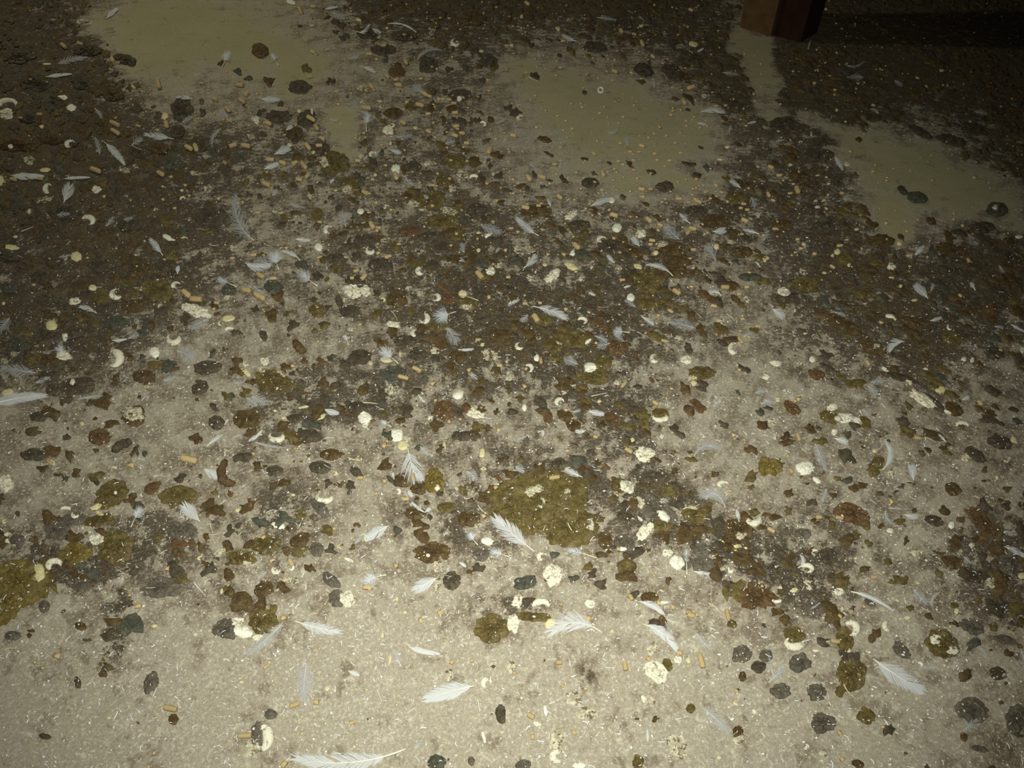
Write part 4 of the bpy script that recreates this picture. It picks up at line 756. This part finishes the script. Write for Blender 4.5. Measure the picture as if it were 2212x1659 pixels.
# ------------------------------------------------------------------ bare quills and slivers
for n, (ox, oy, k, e) in enumerate(rows('S')):
    x1, y1, x2, y2 = map(float, e); s = np.linspace(0, 1, 7)
    bow = random.Random(n).uniform(-.12, .12)
    px = ox + (x1 + (x2 - x1) * s - (y2 - y1) * bow * 4 * s * (1 - s)) * k; py = oy + (y1 + (y2 - y1) * s + (x2 - x1) * bow * 4 * s * (1 - s)) * k
    L = math.hypot(x2 - x1, y2 - y1) * k
    R = np.clip(L * .034, .5, 1.5) / px_per_m(py.mean()) * (1 - .65 * s)
    z = floor_z(px, py) + height_at(px, py); z = np.maximum(z, z.mean()) + R * .9 + .0003
    v, f = tube_mesh(proj(px, py, z), R, 6); loc = proj(px[3], py[3])
    o = mesh_obj('bare_quill', v, f, ['quill_pale', 'lint_white', 'quill_yellow'][n % 3], loc=loc)
    THINGS.append(dict(o=o, kind='quill', px=px[3], py=py[3], size=L / 2, desc=('long' if L > 20 else 'short') + [' pale', ' white', ' yellowish'][n % 3] + ' bare feather quill', loc=loc))

# ------------------------------------------------------------------ the post in the dark, far upper right
def build_post():
    c = proj(1664, 80); a = proj(1598, 60)
    e1 = (a - c)[:2]; w1 = np.linalg.norm(e1); e1 /= w1; e2 = np.array([-e1[1], e1[0]])
    if e2[1] < 0: e2 = -e2
    root = empty('wooden_post', (c[0], c[1], 0))
    def board(name, o, u, v, su, sv, h, mat):
        p = [c[:2] + u * o[0] + v * o[1] + u * i * su + v * j * sv for i, j in ((0, 0), (1, 0), (1, 1), (0, 1))]
        bevel = .004; V = []
        zs = [-.02, .3, .6, .9, h - .01, h]
        for z in zs:
            for k in range(4):
                m = (p[k] - sum(p) / 4); V.append(np.array([*(sum(p) / 4 + m * (.95 if z == h else 1 + .01 * math.sin(z * 9 + k))), z]))
        F = [(i * 4 + k, i * 4 + (k + 1) % 4, i * 4 + 4 + (k + 1) % 4, i * 4 + 4 + k) for i in range(len(zs) - 1) for k in range(4)] + [(20, 21, 22, 23), (3, 2, 1, 0)]
        return mesh_obj(name, V, F, mat, parent=root, loc=np.array([c[0], c[1], 0]), flat=True)
    board('upright', (0, 0), e1, e2, w1, .10, 1.25, 'post_tan')['label'] = 'orange brown timber'
    board('right_face_slab', (-.072, .012), e1, e2, .07, .085, 1.25, 'post_red')['label'] = 'dark red right face'  # separate slab that gives the post's right face its darker red
    root['label'] = 'square wooden post with orange brown and dark red faces, far upper right'; root['category'] = 'post'
build_post()

# ------------------------------------------------------------------ what nobody could count
rs = np.random.default_rng(3)
def scatter(n, weight, margin=900):
    n = int(n * 1.47)
    px = rs.uniform(-margin, W + margin, n * 6); py = rs.uniform(-120, H + 160, n * 6)
    s, b = soil_px(px, py)
    keep = rs.random(n * 6) < weight(px, py, s, b) * (px_per_m(py).clip(200) / 900.0) ** -1.0
    w = proj(px, py)
    keep &= np.hypot(w[:, 0] - .66, w[:, 1] - 1.94) > .13          # not inside the post
    return px[keep][:n], py[keep][:n], s[keep][:n], b[keep][:n]

def unit_blob(na=12, nr=3):
    rho, phi, f = disc(nr, na); return rho, phi, f
RHO, PHI, BF = unit_blob()

def litter_heap():
    hp = Heap()
    px, py, s, b = scatter(8000, lambda x, y, s, b: np.clip((s - .33) * 2.1, .004, 1) ** 1.3 * np.clip(3.4 * fbm((x * .82 + y * .57) / 150.0, (y * .82 - x * .57) / 48.0, 77, 3) - 1.15, .06, 1))
    tx = np.array([t['px'] for t in THINGS]); ty = np.array([t['py'] for t in THINGS]); tr = np.array([t['size'] for t in THINGS])
    clear = np.array([np.all(np.hypot(tx - x, (ty - y) * 1.15) > tr * .85 + 3) for x, y in zip(px, py)])
    px, py = px[clear], py[clear]
    z0 = floor_z(px, py)
    codes = 'kbrogk'
    extra = [(d[0], d[1], math.sqrt(d[2] * d[3]), d[5]) for d in small_droppings]
    r_m = .0026 + .0115 * rs.random(len(px)) ** 2.1
    for i in range(len(px) + len(extra)):
        if i < len(px):
            x, y, r = px[i], py[i], r_m[i] * float(px_per_m(py[i])); c = codes[int(rs.choice(6, p=[.22, .40, .05, .19, .07, .07]))]; z = z0[i]
        else:
            x, y, r, c = extra[i - len(px)]; z = float(floor_z(np.array([x]), np.array([y]))[0])
        rough = .7; sd = i * .77
        o = 1 + rough * (vnoise(np.cos(PHI) * 1.9 + sd, np.sin(PHI) * 1.9 - sd, 4) - .5) * 2
        el = rs.uniform(.62, 1.0); a = rs.uniform(0, 3.14)
        if x > 1150 and y < 1000: el *= .72; r *= 1.15; a = math.radians(35 + rs.normal(0, 16))
        u = r * RHO * o * np.cos(PHI); v = r * RHO * o * np.sin(PHI) * el
        X = x + u * math.cos(a) - v * math.sin(a); Y = y + (u * math.sin(a) + v * math.cos(a)) * .85
        rm = r / float(px_per_m(y))
        Z = z + min(rm, .006) * (.42 * mound_profile(RHO) * (1 + .5 * (vnoise(PHI * 1.3 + sd, RHO * 3, 6) - .5))) - .0022 * (RHO > .99)
        hp.add(proj(X, Y, Z), BF, 'kbrogy'.index(c))
    o = hp.build('dropping_crumbs', ['dropping_' + c for c in 'kbrogy'])
    o['kind'] = 'stuff'; o['label'] = 'dark crumbs and lumps of dried droppings littering the whole floor'; o['category'] = 'dropping crumbs'
litter_heap()

def grit_heap():
    hp = Heap()
    px, py, s, b = scatter(18000, lambda x, y, s, b: .75 * (1 - .93 * b) * (.5 + .5 * (y > 380)))
    z = floor_z(px, py) + height_at(px, py) + .0004
    for i in range(len(px)):
        r = .00035 + .0011 * rs.random() ** 3.6
        p = proj(px[i], py[i], z[i]); a = rs.uniform(0, 6.28); l = rs.uniform(.8, 2.0)
        v = np.array([(l, 0, 0), (0, 1, .1), (-l, 0, 0), (0, -1, 0), (0, 0, .9), (0, 0, -.9)]) * r * rs.uniform(.7, 1.3, (6, 1))
        c, q = math.cos(a), math.sin(a); v = np.stack([v[:, 0] * c - v[:, 1] * q, v[:, 0] * q + v[:, 1] * c, v[:, 2]], -1) + p
        hp.add(v, [(0, 1, 4), (1, 2, 4), (2, 3, 4), (3, 0, 4), (1, 0, 5), (2, 1, 5), (3, 2, 5), (0, 3, 5)], int(rs.random() < .35))
    for n, cx, cy, rx, ry, a, c in single_whites[290:]:
        v, f, m = white_mesh(cx, cy, rx, ry, a, c, n); hp.add(v, f, 1)
    o = hp.build('white_grit', ['grit_white', 'white_y'])
    o['kind'] = 'stuff'; o['label'] = 'fine white and cream grit flecks sprinkled over the floor'; o['category'] = 'grit'
grit_heap()

def lint_heap():
    hp = Heap()
    px, py, s, b = scatter(5200, lambda x, y, s, b: .8 * (1 - .97 * b) * np.clip(.25 + (y - 250) / 700.0, .12, 1))
    z = floor_z(px, py) + height_at(px, py)
    for i in range(len(px)):
        L = (.0022 + .0055 * rs.random() ** 3); a = rs.uniform(0, 6.28); k = rs.uniform(-1.2, 1.2); p = proj(px[i], py[i], z[i])
        t = np.linspace(0, 1, 4); th = a + k * t
        q = np.cumsum(np.stack([np.cos(th), np.sin(th)], -1) * L / 3, 0)
        w = .00016 + .00016 * rs.random(); nrm = np.stack([-np.sin(th), np.cos(th)], -1) * w
        zz = .0005 + .0022 * rs.random() * np.sin(t * 3)
        lo = np.concatenate([q - nrm, zz[:, None]], 1) + p; hi = np.concatenate([q + nrm, zz[:, None] + .0003], 1) + p
        hp.add(np.concatenate([lo, hi]), [(j, j + 1, 5 + j, 4 + j) for j in range(3)], 0)
    o = hp.build('down_lint', ['lint_white'])
    o['kind'] = 'stuff'; o['label'] = 'loose white down fibres clinging to the littered floor'; o['category'] = 'lint'
lint_heap()

def crumb_heap():
    hp = Heap()
    px, py, s, b = scatter(1300, lambda x, y, s, b: np.where(y < 560, .9, .12) * np.where(b > .3, .8, .9) * np.exp(-((x - 1150) / 800.0) ** 2))
    z = floor_z(px, py) + height_at(px, py)
    for i in range(len(px)):
        r = .0011 + .0014 * rs.random(); p = proj(px[i], py[i], z[i] + r * .6); a = rs.uniform(0, 6.28); l = rs.uniform(.8, 1.7)
        v = np.array([(x * l, y, q) for x in (-1, 1) for y in (-1, 1) for q in (-.8, .8)]) * r * rs.uniform(.75, 1.1, (8, 1))
        c, q = math.cos(a), math.sin(a); v = np.stack([v[:, 0] * c - v[:, 1] * q, v[:, 0] * q + v[:, 1] * c, v[:, 2]], -1) + p
        hp.add(v, [(0, 1, 3, 2), (4, 6, 7, 5), (0, 4, 5, 1), (2, 3, 7, 6), (1, 5, 7, 3), (0, 2, 6, 4)], 0)
    o = hp.build('feed_crumbs', ['feed_tan'])
    o['kind'] = 'stuff'; o['label'] = 'broken tan feed crumbs scattered round the bare patches'; o['category'] = 'feed crumbs'
crumb_heap()

# ------------------------------------------------------------------ which one is which: labels
# things one can find at once: kind, pixel, what the others are told apart by, own label
LANDMARKS = [
 ('feather', 1113, 1156, 'the two-lobed white feather', 'large white feather with split two-lobed vane and quill to lower right'),
 ('feather', 885, 995, 'the shaggy leaf-shaped feather', 'shaggy leaf-shaped white feather hanging below the twin cream balls'),
 ('feather', 759, 1628, 'the long-quilled feather at the bottom', 'largest white feather, long yellow quill, at the bottom edge'),
 ('feather', 1247, 1364, 'the fringed feather', 'white feather with upright fringe barbs beside a cream chip'),
 ('feather', 32, 866, 'the flat feather at the left edge', 'flat white feather cut off by the left edge'),
 ('feather', 976, 1495, 'the fan-shaped feather', 'fan-shaped white feather with thin quill pointing up right'),
 ('feather', 657, 1468, 'the see-through upright feather', 'see-through upright white feather with a bright shaft'),
 ('feather', 681, 1352, 'the fuzzy lying feather', 'fuzzy white feather lying level near the lower left'),
 ('feather', 1248, 1196, 'the feather with a long bare quill', 'short white feather with long bare quill pointing right'),
 ('feather', 1187, 674, 'the plume with quill at left', 'white plume trailing right from a quill at left'),
 ('feather', 665, 602, 'the brush-tipped quill feather', 'brush-tipped down feather with yellow quill, middle left'),
 ('feather', 1527, 974, 'the pale curved feather', 'pale curved feather right of the speckled white lump'),
 ('feather', 55, 381, 'the flat feather far left', 'flat bright feather lying level at the far left'),
 ('feather', 1939, 1457, 'the feather with quill up left', 'large pale feather at lower right with quill up left'),
 ('feather', 412, 1112, 'the wedge-shaped feather', 'wedge-shaped white feather lying against an olive dropping'),
 ('feather', 538, 472, 'the long curved wisp', 'long curved wispy feather at upper left'),
 ('feather', 1538, 242, 'the blunt feather by the bare patch', 'blunt white feather at the right rim of the bare patch'),
 ('feather', 487, 128, 'the tuft on the bare patch', 'small white tuft on the upper left bare patch'),
 ('feather', 1917, 984, 'the thin curved feather', 'thin upright curved feather at the right'),
 ('white', 858, 941, 'the solid cream ball', 'solid round cream dropping above the shaggy feather'),
 ('white', 1195, 1240, 'the star-shaped white splat', 'star-shaped chalky white splat under the two-lobed feather'),
 ('white', 786, 904, 'the cream lump with a tail', 'cream rounded lump with a short tail beside it'),
 ('white', 1392, 981, 'the speckled white lump', 'speckled white lump left of the pale curved feather'),
 ('white', 1738, 1012, 'the smooth yellow-white disc', 'smooth cream white round dropping at right centre'),
 ('white', 1275, 794, 'the bright white clot', 'bright white clot at centre right'),
 ('white', 760, 630, 'the crumbly cream clump', 'crumbly cream clump on the dark litter left of centre'),
 ('white', 422, 670, 'the ragged white splash', 'ragged white splash at middle left'),
 ('white', 244, 775, 'the big cream crescent', 'big cream crescent at middle left'),
 ('white', 252, 634, 'the bright hollow ring', 'bright white hollow ring on dark litter at left'),
 ('white', 909, 585, 'the white curl above the centre', 'bright white curl just above the centre'),
 ('white', 915, 687, 'the thin white crescent', 'thin white crescent left of centre'),
 ('white', 1837, 1358, 'the cream crescent at lower right', 'bright cream crescent on a dark streak at lower right'),
 ('white', 1297, 194, 'the pale ring on the bare patch', 'pale little ring on the bare patch, upper centre'),
 ('white', 1993, 862, 'the yellow-white streak', 'yellow-white streak at the right, upper half'),
 ('white', 838, 281, 'the crab-shaped white bit', 'crab-shaped white bit near the upper middle'),
 ('white', 699, 1073, 'the white crescent by a dark lump', 'white crescent opening upward beside a dark round lump'),
 ('white', 1462, 1225, 'the double white lump', 'double white lump at lower right of centre'),
 ('white', 984, 91, 'the hollow pale ring near the top', 'hollow pale ring near the top middle'),
 ('white', 518, 1357, 'the chalky lump at lower left', 'chalky white lump at lower left on dark dropping'),
 ('dropping', 216, 945, 'the glossy red and olive ball', 'glossy reddish olive rounded dropping at the left'),
 ('dropping', 290, 897, 'the white-streaked ball', 'brown ball-shaped dropping streaked white at the left'),
 ('dropping', 241, 1070, 'the olive egg-shaped dropping', 'olive egg-shaped dropping with a few white dots, left'),
 ('dropping', 385, 1073, 'the olive dropping under a feather', 'olive domed dropping with a wedge-shaped feather against it'),
 ('dropping', 1638, 1293, 'the rusty star-shaped dropping', 'rusty star-shaped dropping at lower right'),
 ('dropping', 1175, 1086, 'the great olive patch', 'great olive patch of mashed dropping right of centre'),
 ('dropping', 2125, 1130, 'the long rusty dropping', 'long rusty brown dropping at the right edge'),
 ('dropping', 1668, 1009, 'the yellow olive lump', 'yellow olive lump left of the smooth cream disc'),
 ('dropping', 936, 1039, 'the bright green dropping', 'shiny bright green dropping below the shaggy feather'),
 ('dropping', 327, 1476, 'the dark oblong stub', 'dark oblong stub-shaped dropping at lower left'),
 ('dropping', 375, 1554, 'the dark round stub', 'dark round stub-shaped dropping beside a pellet, lower left'),
 ('dropping', 572, 1272, 'the dark bean-shaped dropping', 'dark bean-shaped dropping at lower left of centre'),
 ('dropping', 1837, 1455, 'the big dark streaked dropping', 'big dark streaked dropping at lower right'),
 ('dropping', 2153, 452, 'the black dropping with a white dot', 'black round dropping with one white dot, upper right'),
 ('dropping', 15, 1300, 'the yellow mass at the left edge', 'yellow olive mass cut off by the left edge'),
 ('dropping', 2034, 1391, 'the white-patched olive dropping', 'olive dropping with two white patches at lower right'),
 ('dropping', 1136, 1259, 'the dark wedge', 'dark grey wedge-shaped dropping left of the white splat'),
 ('dropping', 491, 1020, 'the curved sausage dropping', 'curved brown sausage-shaped dropping at middle left'),
 ('pellet', 365, 1530, 'the pellet at lower left', 'blocky tan pellet touching the dark round stub'),
 ('pellet', 409, 992, 'the long pellet', 'long tan pellet at middle left'),
]
used = {}
for kind, x, y, short, own in LANDMARKS:
    best = min((t for t in THINGS if t['kind'] == kind and 'short' not in t), key=lambda t: math.hypot(t['px'] - x, t['py'] - y))
    if math.hypot(best['px'] - x, best['py'] - y) > 45: print('LANDMARK FAR', kind, x, y, short)
    best['short'] = short; best['label'] = own
marks = [t for t in THINGS if 'short' in t]
ORD = ['nearest', 'second nearest', 'third nearest', 'fourth nearest', 'fifth nearest', 'sixth nearest', 'seventh nearest', 'eighth nearest', 'ninth nearest', 'tenth nearest',
       'eleventh nearest', 'twelfth nearest', 'thirteenth nearest', 'fourteenth nearest', 'fifteenth nearest', 'sixteenth nearest', 'seventeenth nearest',
       'eighteenth nearest', 'nineteenth nearest', 'twentieth nearest', 'farthest']
pools = {}
for t in THINGS:
    if 'label' in t: continue
    m = min(marks, key=lambda k: math.hypot(k['px'] - t['px'], (k['py'] - t['py']) * 1.2))
    dx, dy = t['px'] - m['px'], t['py'] - m['py']
    rel = ('right of' if dx > 0 else 'left of') if abs(dx) > abs(dy) else ('below' if dy > 0 else 'above')
    pools.setdefault((t['desc'], rel, m['short']), []).append((math.hypot(dx, dy), t))
for (desc, rel, short), lst in pools.items():
    lst.sort(key=lambda q: q[0])
    for i, (d, t) in enumerate(lst):
        if len(lst) == 1: t['label'] = f'{desc} {rel} {short}'
        else: t['label'] = f'{desc}, {ORD[min(i, 20)]} {rel} {short}'
GROUP = {'dropping': ('brown and olive droppings on the floor', 'dropping'), 'white': ('white droppings on the floor', 'dropping'),
         'feather': ('white feathers on the floor', 'feather'), 'pellet': ('tan feed pellets on the floor', 'feed pellet'), 'quill': ('bare quills on the floor', 'quill')}
for t in THINGS:
    if len(t['label'].split()) > 16: t['label'] = t['label'].replace(', ', ' ').replace('dusty ', '')
    t['o']['label'] = t['label']; t['o']['group'], t['o']['category'] = GROUP[t['kind']]
